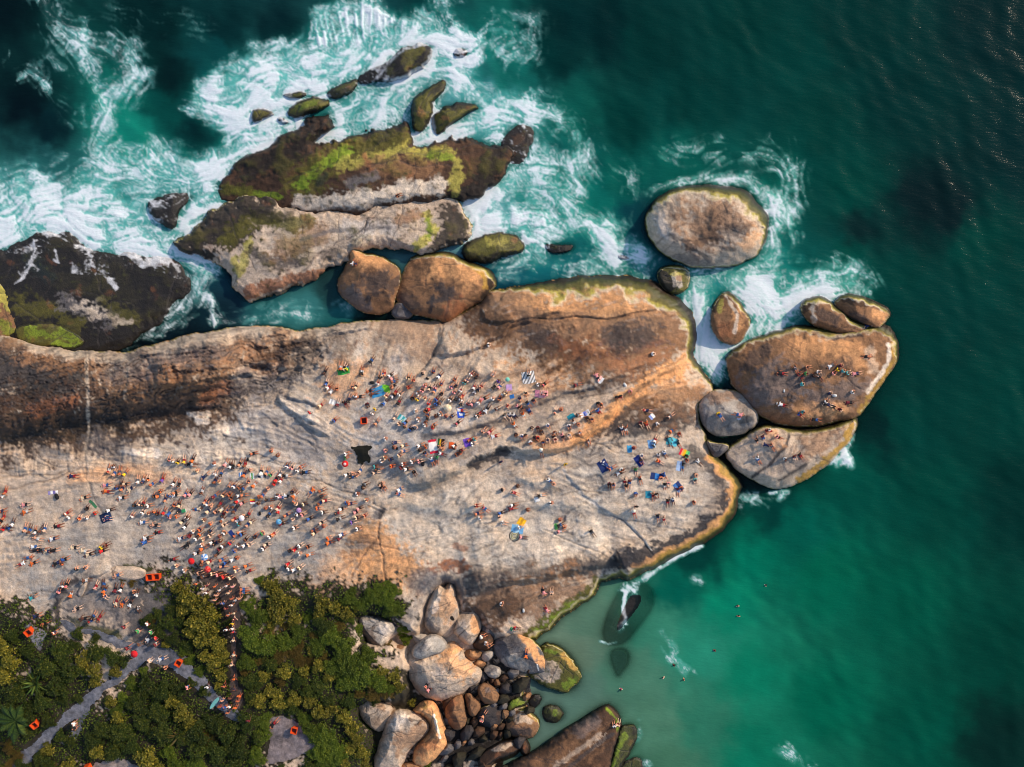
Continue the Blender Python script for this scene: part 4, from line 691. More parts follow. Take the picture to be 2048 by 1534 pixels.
    foam = samp(FOAM, U, V) * (sm(1.7, .6, h) if name in ('surf_rock', 'rock_ledge') else sm(.8, .1, h)) * (1 if z0 < 1 else 0) * sm(-8, 2, d)
    foam = (sm(.25, 1.0, foam) * (.45 + .5 * lf) if weedy else np.clip(foam, 0, 1))[..., None]; col = col * (1 - foam) + np.array([.78, .80, .83]) * foam
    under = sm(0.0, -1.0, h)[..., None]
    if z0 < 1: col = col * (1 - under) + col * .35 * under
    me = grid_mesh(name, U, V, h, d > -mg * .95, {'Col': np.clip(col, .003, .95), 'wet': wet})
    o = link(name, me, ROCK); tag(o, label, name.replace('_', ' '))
    LAND_TOPS.append((poly, us, vs, h, d, seed))
    return o
# ------------------------------------------------------------------ sea: colour of its depths, painted shade in narrow gaps, foam
WCOL = """0,0,3,22,26 50,200,3,18,24 300,50,2,28,30 340,150,3,28,30 400,250,2,32,36 560,60,3,32,36 240,250,15,120,102 272,292,15,115,98 330,220,5,68,62
100,260,4,30,36 100,330,30,85,85 450,60,3,38,40 700,60,3,24,28 850,30,5,46,48 1000,50,14,88,80 1020,150,14,92,84 1100,50,0,36,38 1100,120,0,42,42
1200,60,0,36,38 1300,100,0,48,46 1400,200,0,54,51 1250,250,0,54,51 1150,220,8,80,72 1500,60,0,54,50 1600,100,0,58,54 1700,60,0,48,46 1800,200,0,46,45
2000,60,2,38,40 2040,300,2,40,42 1650,250,0,58,53 1600,340,0,60,56 1700,380,0,64,57 1850,400,6,30,34 1900,430,6,30,34 1720,465,8,38,40 1950,480,0,62,55
2040,550,0,56,51 1700,510,0,66,59 1800,560,0,58,53 1850,700,0,54,50 2000,800,0,58,52 1800,850,0,60,54 1700,960,0,74,64 1850,1000,0,64,55
2040,1000,0,46,42 1600,1050,0,88,76 1500,1120,0,106,86 1450,1200,5,122,98 1650,1150,0,94,74 1800,1200,0,80,64 2000,1300,0,60,50 1990,1480,5,40,36
1850,1450,0,74,60 1650,1400,0,94,74 1500,1350,8,116,92 1400,1300,36,126,106 1300,1250,58,130,110 1250,1350,82,132,113 1180,1230,92,128,110
1150,1300,112,138,120 1180,1400,95,130,118 1300,1450,78,122,103 1400,1450,45,112,93 1330,1520,66,110,90 1500,1500,8,108,86 1350,1180,0,90,78
1400,1112,0,56,52 1540,1010,0,56,52 1750,850,2,38,38 1100,400,15,105,100 1200,400,8,96,90 1150,330,5,66,66 1250,350,5,80,74 1350,320,5,80,74
1260,430,8,54,68 1100,540,18,92,104 1000,540,10,66,88 1250,560,8,64,84 1420,620,40,120,136 1550,560,20,110,110 1500,620,50,135,140 1650,520,5,70,68
1750,600,0,54,52 1440,740,8,54,76 600,610,52,112,112 540,620,36,96,98 660,580,30,60,62 690,630,30,98,100 450,620,22,48,62 350,660,16,36,48 260,690,10,18,24
760,220,30,92,98 700,150,60,138,142 550,150,60,148,142 480,200,38,126,120 430,120,8,64,64 180,400,50,138,128 70,400,60,138,132 330,400,45,128,126
900,240,80,150,158 1000,220,66,145,145 950,430,130,180,192 420,560,18,46,62 1060,1440,90,118,108 1030,1370,96,120,110
1500,845,3,12,12 1560,855,3,12,12 1460,890,3,12,12 1405,865,3,10,10 1440,772,3,14,18 1640,852,3,14,14 1470,925,4,16,16 1500,960,4,24,24 740,640,8,22,20"""  # the last row paints shade into the water between the boulders
FSTR = feats("""
f 34 .45 | 95,0 105,30 115,55
f 26 .40 | 140,62 165,105 180,140
f 32 .50 | 170,75 215,95 250,110 272,150 255,175
f 36 .50 | 245,170 215,200 200,260 190,300 205,330
f 16 .5 | 38,150 60,143 92,170
f 30 .22 | 120,170 150,230 110,130
f 50 .40 | 0,390 60,375 130,365 190,345 250,330
f 70 .74 | 0,430 90,430 200,430 300,440
f 42 .98 | -40,470 60,440 130,430 180,460
f 46 .95 | 200,490 290,500 380,495 420,500
f 46 .74 | 300,330 360,345 420,375
f 22 .9 | 380,420 430,405 470,402
f 26 .8 | 380,440 360,470 400,480
f 26 .66 | 380,510 410,545 390,585
f 14 .6 | 75,490 65,520 45,550
f 12 .8 | 155,540 190,545 205,540
f 10 .7 | 170,505 215,540 235,570
f 20 .42 | 380,590 350,620 330,640
f 20 .32 | 330,640 300,660 260,695 380,640
f 30 .3 | 520,640 600,620 680,620
f 20 .45 | 450,640 500,640
f 12 .8 | 420,600 430,640
f 30 .55 | 420,170 470,150 510,120 560,110
f 40 .92 | 430,190 500,170 600,130 690,140 740,110 790,90
f 34 .97 | 470,250 540,190 600,180 680,160 730,130 780,105
f 26 .98 | 520,190 600,165 660,150
f 30 .98 | 400,340 450,320 500,290 555,255 590,245
f 26 .8 | 400,210 440,230 520,270
f 44 .40 | 640,95 700,80 780,75
f 22 .60 | 650,70 645,35
f 24 .60 | 690,80 700,20 740,15 755,50 765,80
f 20 .40 | 660,20 720,5
f 26 .92 | 790,95 830,75 850,50 880,80 930,95
f 22 .7 | 820,55 835,45
f 30 .62 | 885,0 895,40 910,75
f 28 .28 | 960,60 1000,40 1030,60 1000,110
f 22 .95 | 905,85 945,92 940,105
f 30 .75 | 750,150 800,160 880,120 930,110
f 46 .52 | 700,210 760,200 830,160 900,140
f 30 .85 | 680,250 640,285 720,262 760,240
f 34 .78 | 800,200 800,240
f 34 .6 | 910,160 940,190 1000,220 1040,240
f 26 .95 | 835,290 860,275 900,270 960,250 985,240
f 12 .9 | 870,205 868,240 850,275
f 36 .42 | 1040,210 1110,230 1150,270 1160,310
f 30 .6 | 1000,270 1060,300 1050,260
f 40 .97 | 1040,345 1000,360 965,395 940,430 950,460 1000,450 1060,460
f 26 .95 | 1060,470 1075,490 1030,440 1090,450
f 30 .45 | 1080,340 1130,330 1160,380
f 40 .62 | 1100,380 1160,430 1200,460 1230,490
f 18 .95 | 1200,460 1225,490 1250,510 1280,512
f 10 .9 | 1245,495 1275,495
f 34 .45 | 980,530 1060,520 1160,530 1230,540
f 30 .4 | 1230,545 1290,560 1310,520
f 46 .18 | 1190,330 1250,360 1240,400
f 30 .27 | 1330,310 1420,300 1500,300 1560,330
f 14 .62 | 1310,380 1360,362 1440,355 1500,362 1545,400
f 24 .74 | 1540,390 1560,420 1548,460 1540,490
f 14 .9 | 1540,430 1552,455
f 30 .3 | 1570,300 1590,360 1580,460
f 34 .5 | 1390,555 1440,545 1500,555 1560,540
f 42 .48 | 1480,570 1560,590 1640,560 1700,570
f 30 .86 | 1385,580 1400,640 1410,700 1435,740
f 40 .9 | 1500,600 1530,640 1500,680 1450,700
f 34 .8 | 1560,630 1600,600 1640,585 1690,585
f 12 .98 | 1650,600 1670,592 1690,590
f 30 .4 | 1700,540 1730,570
f 10 1 | 1700,875 1680,900 1655,925 1640,928
f 12 1 | 1645,915 1670,922 1690,915
f 8 .5 | 1690,900 1700,930
f 6 1 | 1246,1176 1282,1160 1322,1132 1368,1106 1400,1092
f 12 .95 | 1250,1172 1265,1180
f 4 .95 | 1252,1185 1246,1220 1250,1235
f 7 .85 | 1238,1262 1250,1245 1240,1255
f 4 .7 | 1200,1282 1215,1288 1232,1286
f 16 .5 | 1480,1010 1500,995 1520,1000
f 8 .8 | 1545,985 1570,985 1560,995
f 14 .3 | 1325,1270 1345,1310 1380,1345
f 10 .4 | 1275,1440 1280,1470 1270,1475
f 8 .4 | 1290,1525 1300,1530
f 8 .4 | 1240,1475 1275,1465
f 14 .35 | 1555,1490 1590,1510 1640,1545
f 40 .14 | 240,30 400,60
f 40 .24 | 1000,100 1060,60 1050,160
f 10 1 | 428,352 480,318 530,285 580,258
f 13 1 | 1030,345 985,385 945,410 930,440 945,470
f 13 1 | 610,185 660,168 700,148 745,122 790,102
f 10 1 | 800,92 840,76 880,82
f 9 1 | 905,92 935,92
f 12 1 | -20,492 40,478 85,462 125,452
f 12 .95 | 190,498 300,500 370,500
f 8 1 | 835,288 870,276 905,268
f 7 1 | 868,205 872,235 860,262
f 9 .95 | 1200,462 1225,492 1252,512
f 8 .9 | 1400,600 1398,660 1410,710
f 10 .4 | 1400,1165 1388,1160
f 5 .5 | 780,608 792,600
f 16 .2 | 10,100 14,130
f 2.6 .85 | 640,92 634,66 632,40 634,41
f 5 .35 | 628,46 632,40 640,43
f 2.6 .85 | 652,90 647,62 640,34 643,33
f 5 .35 | 636,40 640,34 648,37
f 2.6 .85 | 664,88 655,59 652,30 658,30
f 5 .35 | 648,36 652,30 660,33
f 2.6 .85 | 676,88 667,62 662,36 671,38
f 5 .35 | 658,42 662,36 670,39
f 2.6 .85 | 690,88 685,57 676,26 677,30
f 5 .35 | 672,32 676,26 684,29
f 2.6 .85 | 703,86 694,51 690,16 693,22
f 5 .35 | 686,22 690,16 698,19
f 2.6 .85 | 716,85 712,46 708,8 713,12
f 5 .35 | 704,14 708,8 716,11
f 2.6 .85 | 730,84 724,46 724,8 729,11
f 5 .35 | 720,14 724,8 732,11
f 2.6 .85 | 742,84 741,51 742,18 735,24
f 5 .35 | 738,24 742,18 750,21
f 2.6 .85 | 754,82 755,53 756,24 761,30
f 5 .35 | 752,30 756,24 764,27
f 2.6 .85 | 768,80 769,55 768,30 776,32
f 5 .35 | 764,36 768,30 776,33
f 2.6 .85 | 782,78 784,58 782,38 782,44
f 5 .35 | 778,44 782,38 790,41
f 2.6 .85 | 796,76 798,60 796,44 791,43
f 5 .35 | 792,50 796,44 804,47
f 5 .9 | 60,475 70,500 62,525 75,540
f 3 .85 | 62,530 48,555 30,566
f 3 .7 | 110,500 118,525 108,520
f 8 .95 | 150,545 170,540 185,550 205,545 175,530
f 3 .8 | 205,545 222,565 235,585 232,572
f 6 .8 | 240,505 300,520 340,520 360,540
f 3 .6 | 305,520 310,545 300,560
""")
foamd = np.zeros(RUU.shape, np.float32); fx = np.zeros(RUU.shape, np.float32); fy = np.zeros(RUU.shape, np.float32)
_u = RUU + WU * 20 + NM * 5; _v = RVV + WV * 20 + samp(NM, RUU + 400, RVV) * 5
for _, (r, dn), p in FSTR:
    lo = p.min(0) - r * 2 - 30; hi = p.max(0) + r * 2 + 30
    i0, i1 = [int(np.clip((q - RV[0]) / DU, 0, len(RV))) for q in (lo[1], hi[1])]
    j0, j1 = [int(np.clip((q - RU[0]) / DU, 0, len(RU))) for q in (lo[0], hi[0])]
    sl = (slice(i0, i1), slice(j0, j1))
    k = min(1, r / 22)
    uu = RUU[sl] * (1 - k) + _u[sl] * k; vv = RVV[sl] * (1 - k) + _v[sl] * k
    d, _, t, tx, ty = ldist(p, uu, vv)
    w = np.exp(-(d / r) ** 2 * 1.1) * dn * sm(2.0, 1.3, d / r)
    foamd[sl] = 1 - (1 - foamd[sl]) * (1 - w); c2 = tx * tx - ty * ty; s2 = 2 * tx * ty
    fx[sl] += w * c2; fy[sl] += w * s2
# fingers of spray thrown up above the breaker run straight up
w = np.exp(-((RUU - 715) / 75) ** 2 - ((RVV - 55) / 45) ** 2) * 3; fx += w * -1
_an = np.arctan2(fy, fx) / 2 + NB * 1.5 + samp(NM, RUU * .8, RVV * .8 + 200) * .5
def blur(a, n=1):
    for _ in range(n):
        a = a.copy(); a[1:-1] = (a[:-2] + 2 * a[1:-1] + a[2:]) / 4; a[:, 1:-1] = (a[:, :-2] + 2 * a[:, 1:-1] + a[:, 2:]) / 4
    return a
_cx, _cy = np.cos(_an).astype(np.float32), np.sin(_an).astype(np.float32)
LW = lic(_cx, _cy, _rs.rand(*RUU.shape).astype(np.float32), 16, 1.1)
LW2 = norm01(blur(lic(_cx, _cy, pn(RUU / 7, RVV / 7, 91).astype(np.float32), 30, 1.4), 1))
_wx = fbm(RUU, RVV, 44, 4, 61); _wy = fbm(RUU, RVV, 44, 4, 71)
def ridged(sc, seed, wa, sharp):
    n = np.abs(pn((RUU + _wx * wa) / sc, (RVV + _wy * wa) / sc, seed))
    return np.exp(-(n * sc / sharp) ** 1.3)
# thin threads where noise crosses zero, bent by the swirl of the water
thread = np.maximum(np.maximum(ridged(46, 83, 60, 1.9), ridged(25, 81, 44, 1.3) * .95), np.maximum(ridged(13, 82, 30, .8) * .4, ridged(19, 84, 40, 1.0) * .6))
soft = norm01(fbm(RUU + _wx * 46, RVV + _wy * 46, 62, 4, 101, .5) + (LW2 - .5) * .38)
tex = norm01(soft + thread * .25)
clump = foamd * (1 + .30 * NB + .18 * NM)
fd2 = np.clip(clump, 0, 1.1)
gate = sm(.02, .16, foamd)
MILK = np.clip(sm(.05, 1.05, fd2 + (soft - .5) * .55) * 1.1, 0, 1) * gate
fil = np.clip(thread * 1.2, 0, 1) * sm(.10, .60, fd2 + (soft - .5) * .45) * (.35 + .65 * LW) * gate
solid = sm(.68, 1.18, fd2 + (soft - .5) * .85 + thread * .22 + (LW - .5) * .16) * (.74 + .26 * norm01(LW * .6 + LW2 * .5 + norm01(NF) * .35))
def wide(a, k):
    b = a[:a.shape[0] // k * k, :a.shape[1] // k * k].reshape(a.shape[0] // k, k, a.shape[1] // k, k).mean((1, 3)); b = blur(b, 5)
    yy = np.clip((np.arange(a.shape[0]) - k / 2) / k, 0, b.shape[0] - 1.01); xx = np.clip((np.arange(a.shape[1]) - k / 2) / k, 0, b.shape[1] - 1.01)
    y0, x0 = yy.astype(int), xx.astype(int); fy_, fx_ = (yy - y0)[:, None], (xx - x0)[None]
    return (b[y0][:, x0] * (1 - fx_) + b[y0][:, x0 + 1] * fx_) * (1 - fy_) + (b[y0 + 1][:, x0] * (1 - fx_) + b[y0 + 1][:, x0 + 1] * fx_) * fy_
GLOW = (1 - .75 * sm(540, 480, RUU) * sm(540, 600, RVV)) * np.clip(wide(foamd, 6) * 1.15 * (1 + NM * .5 + NB * .3), 0, 1) * sm(-400, 700, RUU)
FOAM = np.clip(1 - (1 - fil * (.55 + .3 * fd2)) * (1 - solid), 0, 1).astype(np.float32)
print("foam done")
for l in ROCKS.strip().split('\n'): make_rock(l)
_rl = [("the plum slab with a couple", 980, 1430), ("the flat-topped brown boulder", 1045, 1447), ("the furrowed brown boulder", 912, 1425), ("the big sandy boulder", 880, 1350), ("the bottom edge boulders", 1000, 1510), ("the tall orange boulder", 865, 1470), ("the grey egg boulder", 1045, 1305)]
_names = {}
for u, v, l, ad in RUBBLE:
    b_ = min(_rl, key=lambda s: math.hypot(s[1] - u, s[2] - v)); dx, dy = u - b_[1], b_[2] - v
    o_ = ["right of", "upper right of", "above", "upper left of", "left of", "lower left of", "below", "lower right of"][int(round(math.atan2(dy, dx) / (math.pi / 4))) % 8]
    _names.setdefault((ad, o_, b_[0]), []).append((math.hypot(dx, dy), l))
for (ad, o_, b_), ls in _names.items():
    for i, (_, l) in enumerate(sorted(ls)):
        q = l.split('|'); q[1] = f"{ad} rubble stone {o_} {b_}" + ("" if len(ls) == 1 else (", nearest" if i == 0 else f", {['second', 'third', 'fourth', 'fifth', 'sixth'][i - 1]} nearest"))
        tag(make_rock('|'.join(q)), None, None, 'rubble stones between the big boulders')
print("rocks done")
# distance to the nearest rock standing in the water
dl = np.full(RUU.shape, -500, np.float32)
for nm_, poly, z0 in SEA_POLYS:
    lo = poly.min(0) - 70; hi = poly.max(0) + 70
    i0, i1 = [int(np.clip((q - RV[0]) / DU, 0, len(RV))) for q in (lo[1], hi[1])]
    j0, j1 = [int(np.clip((q - RU[0]) / DU, 0, len(RU))) for q in (lo[0], hi[0])]
    sl = (slice(i0, i1), slice(j0, j1)); dl[sl] = np.maximum(dl[sl], sdist(poly, RUU[sl], RVV[sl]))
dl = np.maximum(dl, _hd)
clear = .62 * np.exp(-np.maximum(-dl, 0) / 7) + .30 * np.exp(-(((RUU - 1190) / 130) ** 2 + ((RVV - 1330) / 110) ** 2) ** 2)
for _u0, _v0, _r, _s in ((1250, 1225, 62, .5), (1240, 1320, 30, .6), (1105, 1428, 34, .5), (1050, 290, 40, .4), (1260, 1535, 40, .5)):
    clear = np.maximum(clear, _s * .8 * np.exp(-(np.hypot(RUU - _u0, RVV - _v0) / _r * 1.25 * (1 + NM * .4)) ** 2))
clear = np.clip(clear, 0, .8)
wc = [tuple(c[:2]) + tuple(lin(c[2:], 1 / KA)) for c in pts(WCOL.replace('\n', ' '))]
wcol = idw(wc, RUU + WU * 30, RVV + WV * 30, 3.6, 16)
wcol *= (1 + NB * .16 + (samp(NM, RUU * .5 + 100, RVV * .5)) * .14)[..., None]
glow = (GLOW * .75 * (.35 + .65 * sm(.15, .6, GLOW)))[..., None]; wcol = wcol * (1 - glow) + lin((22, 132, 118), 1 / KA) * glow
milk = MILK[..., None] * .80
wcol = wcol * (1 - milk) + lin((104, 184, 178), 1 / KA) * milk
wcol = wcol * (1 - .22 * np.exp(-wcol.mean(-1, keepdims=True) / .10)) * (1 - .45 * (sm(500, 440, RUU) * sm(560, 620, RVV))[..., None])  # the channel below the left ledge gets its shadow as darker colour
_gr = (sm(900, 1300, RUU) * .10)[..., None]; wcol = wcol * (1 - _gr * np.array([1., 0, 1.15]))
keep = dl < 26
big = [-9000, -3500, -1200, -500, -250]; bigr = [2300, 2600, 3300, 5500, 11000]
_ph = fbm(RUU, RVV, 160, 1, 131) * 4
WZ = sum(a * .38 * np.sin((RUU * math.cos(b) + RVV * math.sin(b)) / l * 6.283 + c + _ph) for a, b, l, c in ((.10, -.55, 150, 0), (.06, -.75, 70, 2), (.05, -.3, 46, 4), (.03, -1.0, 28, 1)))
WZ = WZ * sm(0, -60, dl) + sm(.5, 1, foamd) * (soft * .10 + .05) * sm(4, -10, dl) + .02
WZ = WZ * (1 - .8 * sm(1200, 1350, RVV + (1500 - RUU) * .3) * sm(1700, 1500, RUU))
me = grid_mesh("sea", RUU, RVV, WZ.astype(np.float32), keep, {'Col': np.clip(wcol, 0, 1), 'foam': FOAM, 'clear': clear.astype(np.float32)})
tag(link("sea", me, WATER), None, None, None, 'structure')
# the rest of the sea out to the horizon, and the sea bed under it
def ring(name, z, mat, colr, x0, y0, x1, y1, hole=True):
    X = [-9000, x0, x1, 9000] if hole else [-9000, 9000]; Y = [-9000, y0, y1, 9000] if hole else [-9000, 9000]
    vs = [(x, y, z) for y in Y for x in X]; n = len(X)
    fs = [[j * n + i, j * n + i + 1, (j + 1) * n + i + 1, (j + 1) * n + i] for j in range(len(Y) - 1) for i in range(n - 1) if not (hole and i == 1 and j == 1)]
    me = mesh_from(name, vs, fs, True, {'Col': np.tile(colr, (len(vs), 1)), 'foam': np.zeros(len(vs)), 'clear': np.zeros(len(vs)), 'wet': np.zeros(len(vs))})
    tag(link(name, me, mat), None, None, None, 'structure')
a = P(RU[0], RV[-1], 0); b = P(RU[-1], RV[0], 0)
ring("open_sea", 0.0, WATER, lin((0, 50, 47), 1 / KA), a[0], a[1], b[0], b[1])
ring("sea_bed", -5.0, ROCK, lin((150, 150, 118), 1 / KA), 0, 0, 0, 0, False)
# ------------------------------------------------------------------ paths and bare clearings: sheets that follow the ground
def sheet(name, outline, colr, lift=.03, wob=3):
    p = chaikin(pts(outline), 2); lo = p.min(0) - 6; hi = p.max(0) + 6; st = 2.0
    lo = np.maximum(lo, [-160, -160]); hi = np.minimum(hi, [2200, 1690])
    U, V = [q.astype(np.float32) for q in np.meshgrid(np.arange(lo[0], hi[0], st), np.arange(lo[1], hi[1], st))]
    d = sdist(p, U + samp(WU, U, V) * wob * 4, V + samp(WV, U, V) * wob * 4) - 1.5 - samp(NM, U, V) * 3 - samp(NF, U, V) * 3
    Z = samp(HH, U, V) * .0 + samp(HSM, U, V) + lift + .05 * sm(0, 6, d)
    v = 1 + samp(NM, U, V) * .55 + samp(NF, U, V) * .6 + samp(NB, U, V) * .3
    me = grid_mesh(name, U, V, Z, d > 0, {'Col': lin(colr, 1 / KA) * v[..., None], 'wet': np.zeros(U.shape)})
    return tag(link(name, me, ROCK), None, None, None, 'structure')
# ground smoothed a little, so that sheets never dip into it
HSM = HH.copy()
for _ in range(3):
    HSM[1:-1, 1:-1] = np.maximum(HSM[1:-1, 1:-1], .25 * (HSM[:-2, 1:-1] + HSM[2:, 1:-1] + HSM[1:-1, :-2] + HSM[1:-1, 2:]))
sheet("path", "112,1243 130,1238 180,1258 230,1275 270,1284 300,1285 345,1300 380,1320 410,1350 435,1385 460,1410 490,1430 475,1450 440,1425 405,1395 370,1362 335,1332 300,1322 285,1330 262,1350 232,1372 205,1392 185,1410 160,1435 130,1462 95,1490 60,1525 20,1600 -40,1660 -60,1620 0,1545 40,1500 80,1470 110,1445 140,1410 170,1385 215,1358 250,1330 268,1310 240,1298 190,1280 140,1262", (98, 100, 108))
sheet("path", "170,1400 186,1405 180,1430 165,1455 152,1482 138,1500 130,1490 140,1468 152,1440 160,1415", (92, 94, 102), .02)
sheet("clearing", "540,1432 560,1428 585,1438 608,1450 632,1470 640,1492 630,1505 600,1515 570,1525 545,1534 528,1524 536,1500 538,1470 532,1450", (118, 108, 108), .03, 2)
sheet("clearing", "190,1520 225,1508 255,1518 285,1532 300,1560 200,1590 150,1560", (125, 114, 108), .03, 2)
sheet("clearing", "40,1250 70,1245 95,1262 90,1290 72,1302 58,1285", (120, 118, 122), .02, 3)
sheet("gully_floor", "372,1140 420,1130 470,1150 490,1175 482,1230 478,1300 480,1370 490,1410 470,1428 455,1400 458,1330 460,1260 440,1190 400,1165", (70, 60, 56), .02, 3)
# rain puddle on the slab
def puddle():
    p = chaikin(pts("697,891 712,893 738,891 745,893 740,900 734,905 741,912 744,922 738,927 730,923 726,930 716,928 714,915 708,902 700,896"), 1); U, V = [q.astype(np.float32) for q in np.meshgrid(np.arange(690, 752, 1.), np.arange(884, 936, 1.))]
    d = sdist(p, U, V) + samp(NF, U, V) * 3 + samp(NM, U, V) * 3; Z = np.full(U.shape, float(np.median(samp(HSM, U, V)[d > 0]))) * .15 + samp(HSM, U, V) * .85 + .04
    me = grid_mesh("puddle", U, V, Z, d > 0, {'Col': np.tile(lin((38, 38, 32)), U.shape + (1,)), 'foam': np.zeros(U.shape), 'clear': np.zeros(U.shape)}); tag(link("puddle", me, WATER), None, None, None, 'structure')
puddle()
# ------------------------------------------------------------------ vegetation
def leaf_material(name, c1, c2, c3):
    m, N, L, B = new_mat(name)
    at = N.new("ShaderNodeAttribute"); at.attribute_name = "lf"
    cr = N.new("ShaderNodeValToRGB"); L.new(at.outputs['Fac'], cr.inputs[0])
    e = cr.color_ramp.elements; e[0].color = (*lin(c1), 1); e[1].color = (*lin(c3), 1); n = e.new(.5); n.color = (*lin(c2), 1)
    oi = N.new("ShaderNodeObjectInfo"); k = mrange(N, L, oi.outputs['Random'], 0, 1, .75, 1.2)
    L.new(mul_col(N, L, cr.outputs[0], k), B.inputs['Base Color']); B.inputs['Roughness'].default_value = .55
    B.inputs['Specular IOR Level'].default_value = .3
    tl = N.new("ShaderNodeBsdfTranslucent"); L.new(mul_col(N, L, cr.outputs[0], k), tl.inputs[0])
    ms = N.new("ShaderNodeMixShader"); ms.inputs[0].default_value = .25; L.new(B.outputs[0], ms.inputs[1]); L.new(tl.outputs[0], ms.inputs[2])
    L.new(ms.outputs[0], N["Material Output"].inputs[0]); return m
LM = dict(grape=leaf_material("broad_yellow_green_leaf", (54, 64, 18), (116, 112, 32), (196, 172, 66)),
          shrub=leaf_material("fine_green_leaf", (48, 66, 16), (86, 104, 24), (134, 140, 40)),
          dark=leaf_material("dark_leaf", (30, 44, 13), (60, 76, 20), (116, 114, 36)),
          dry=leaf_material("dry_leaf", (66, 62, 24), (104, 88, 36), (140, 112, 54)),
          palm=leaf_material("palm_leaf", (38, 62, 26), (66, 92, 34), (120, 132, 52)))
bark, N_, L_, B_ = new_mat("bark"); B_.inputs['Roughness'].default_value = .9
_n = tex_noise(N_, L_, 6, 4, .6); _c = N_.new("ShaderNodeValToRGB"); L_.new(_n.outputs[0], _c.inputs[0])
_c.color_ramp.elements[0].color = (*lin((60, 48, 38)), 1); _c.color_ramp.elements[1].color = (*lin((120, 102, 84)), 1); L_.new(_c.outputs[0], B_.inputs[0])
def leaf_mesh(name, seed, R, Hh, n, ls, clumps, aspect=.55, droop=.3):
    r = np.random.RandomState(seed)
    # clump centres through a flattened, lopsided crown, leaves gathered on them
    th = r.rand(clumps) * 6.283; rr = np.sqrt(r.rand(clumps)) * R * (.72 + .28 * np.sin(th * 3 + seed)); 
    cz = Hh * (.35 + .6 * np.sqrt(np.clip(1 - (rr / R) ** 2, 0, 1)) * (.6 + .4 * r.rand(clumps)))
    cc = np.stack([rr * np.cos(th), rr * np.sin(th), cz], 1); cs = R * (.08 + .15 * r.rand(clumps))
    k = r.randint(0, clumps, n); q = r.randn(n, 3); q /= np.linalg.norm(q, axis=1)[:, None]; q *= (r.rand(n, 1) ** .4)
    q[:, 2] = np.abs(q[:, 2]) * 1.1 - .25
    p = cc[k] + q * cs[k][:, None]; p[:, 2] = np.maximum(p[:, 2], .05)
    ax = r.randn(n, 3); ax[:, 2] = ax[:, 2] * .4 - droop; ax += q * .8; ax /= np.linalg.norm(ax, axis=1)[:, None]
    up = r.randn(n, 3) * .6; up[:, 2] += 1.0; up += q * .5
    sd_ = np.cross(ax, up); sd_ /= np.linalg.norm(sd_, axis=1)[:, None]; nn = np.cross(sd_, ax)
    l = ls * (.6 + .8 * r.rand(n))[:, None]; w = l * aspect
    v = np.stack([p, p + ax * l * .5 + sd_ * w * .5 + nn * l * .08, p + ax * l, p + ax * l * .5 - sd_ * w * .5 + nn * l * .08], 1).reshape(-1, 3)
    f = np.arange(n * 4).reshape(n, 4)
    ck = r.rand(clumps)[k]
    t = np.clip(.15 + .45 * ck + .45 * (r.rand(n) - .3), 0, 1); t = np.repeat(t, 4)
    return mesh_from(name, v, f, False, {'lf': t})
def tube_mesh(name, segs, sides=6):
    V, F = [], []
    for a, b, ra, rb in segs:
        a, b = Vector(a), Vector(b); z = (b - a).normalized(); x = z.orthogonal().normalized(); y = z.cross(x); o = len(V)
        for c, rr in ((a, ra), (b, rb)):
            for i in range(sides):
                an = 6.283 * i / sides; V.append(tuple(c + (x * math.cos(an) + y * math.sin(an)) * rr))
        for i in range(sides): j = (i + 1) % sides; F.append([o + i, o + j, o + sides + j, o + sides + i])
    return mesh_from(name, V, F)
def stem_mesh(name, seed, R, Hh):
    r = random.Random(seed); segs = [((0, 0, -.6), (r.uniform(-.1, .1), r.uniform(-.1, .1), Hh * .35), .09 * R, .06 * R)]
    for i in range(7):
        a = r.uniform(0, 6.28); l = R * r.uniform(.4, .75); m = (math.cos(a) * l * .5, math.sin(a) * l * .5, Hh * .5)
        segs.append((segs[0][1], m, .045 * R, .03 * R)); segs.append((m, (math.cos(a + .2) * l, math.sin(a + .2) * l, Hh * .72), .03 * R, .012 * R))
    return tube_mesh(name, segs)
def blades(name, seed, n, L_, w, up, segs=5, leaflets=0, curl=.9):
    r = random.Random(seed); V, F, T = [], [], []
    for i in range(n):
        a = 6.283 * i / n + r.uniform(-.3, .3); el = r.uniform(*up); l = L_ * r.uniform(.75, 1.1); t = r.random()
        d = Vector((math.cos(a), math.sin(a), 0)); p = Vector((0, 0, 0)); prev = None; e = el
        for s in range(segs + 1):
            f = s / segs; e = el - curl * f * f * 1.3; 
            side = Vector((-math.sin(a), math.cos(a), 0))
            if leaflets:
                if s:
                    for sg in (-1, 1):
                        for q in range(leaflets):
                            b0 = p - dv * (q / leaflets) ; o = len(V); ll = l * .26 * math.sin(math.pi * min(.97, f * .85 + .1))
                            tip = b0 + side * sg * ll * .85 + d * ll * .55 + Vector((0, 0, -ll * .3)); wd = d * .07
                            V += [tuple(b0 - wd), tuple(b0 + wd), tuple(tip + wd * .2), tuple(tip - wd * .2)]; F.append([o, o + 1, o + 2, o + 3]); T += [min(1, t * .5 + r.random() * .5)] * 4
                wd_ = .03
            else: wd_ = w * math.sin(math.pi * min(.96, .25 + f * .75)) * .5
            o = len(V); V += [tuple(p + side * wd_), tuple(p - side * wd_)]; T += [t, t]
            if prev is not None: F.append([prev, prev + 1, o + 1, o])
            prev = o
            dv = (d * math.cos(e) + Vector((0, 0, math.sin(e)))) * l / segs; p = p + dv
    return mesh_from(name, V, F, False, {'lf': np.array(T)})
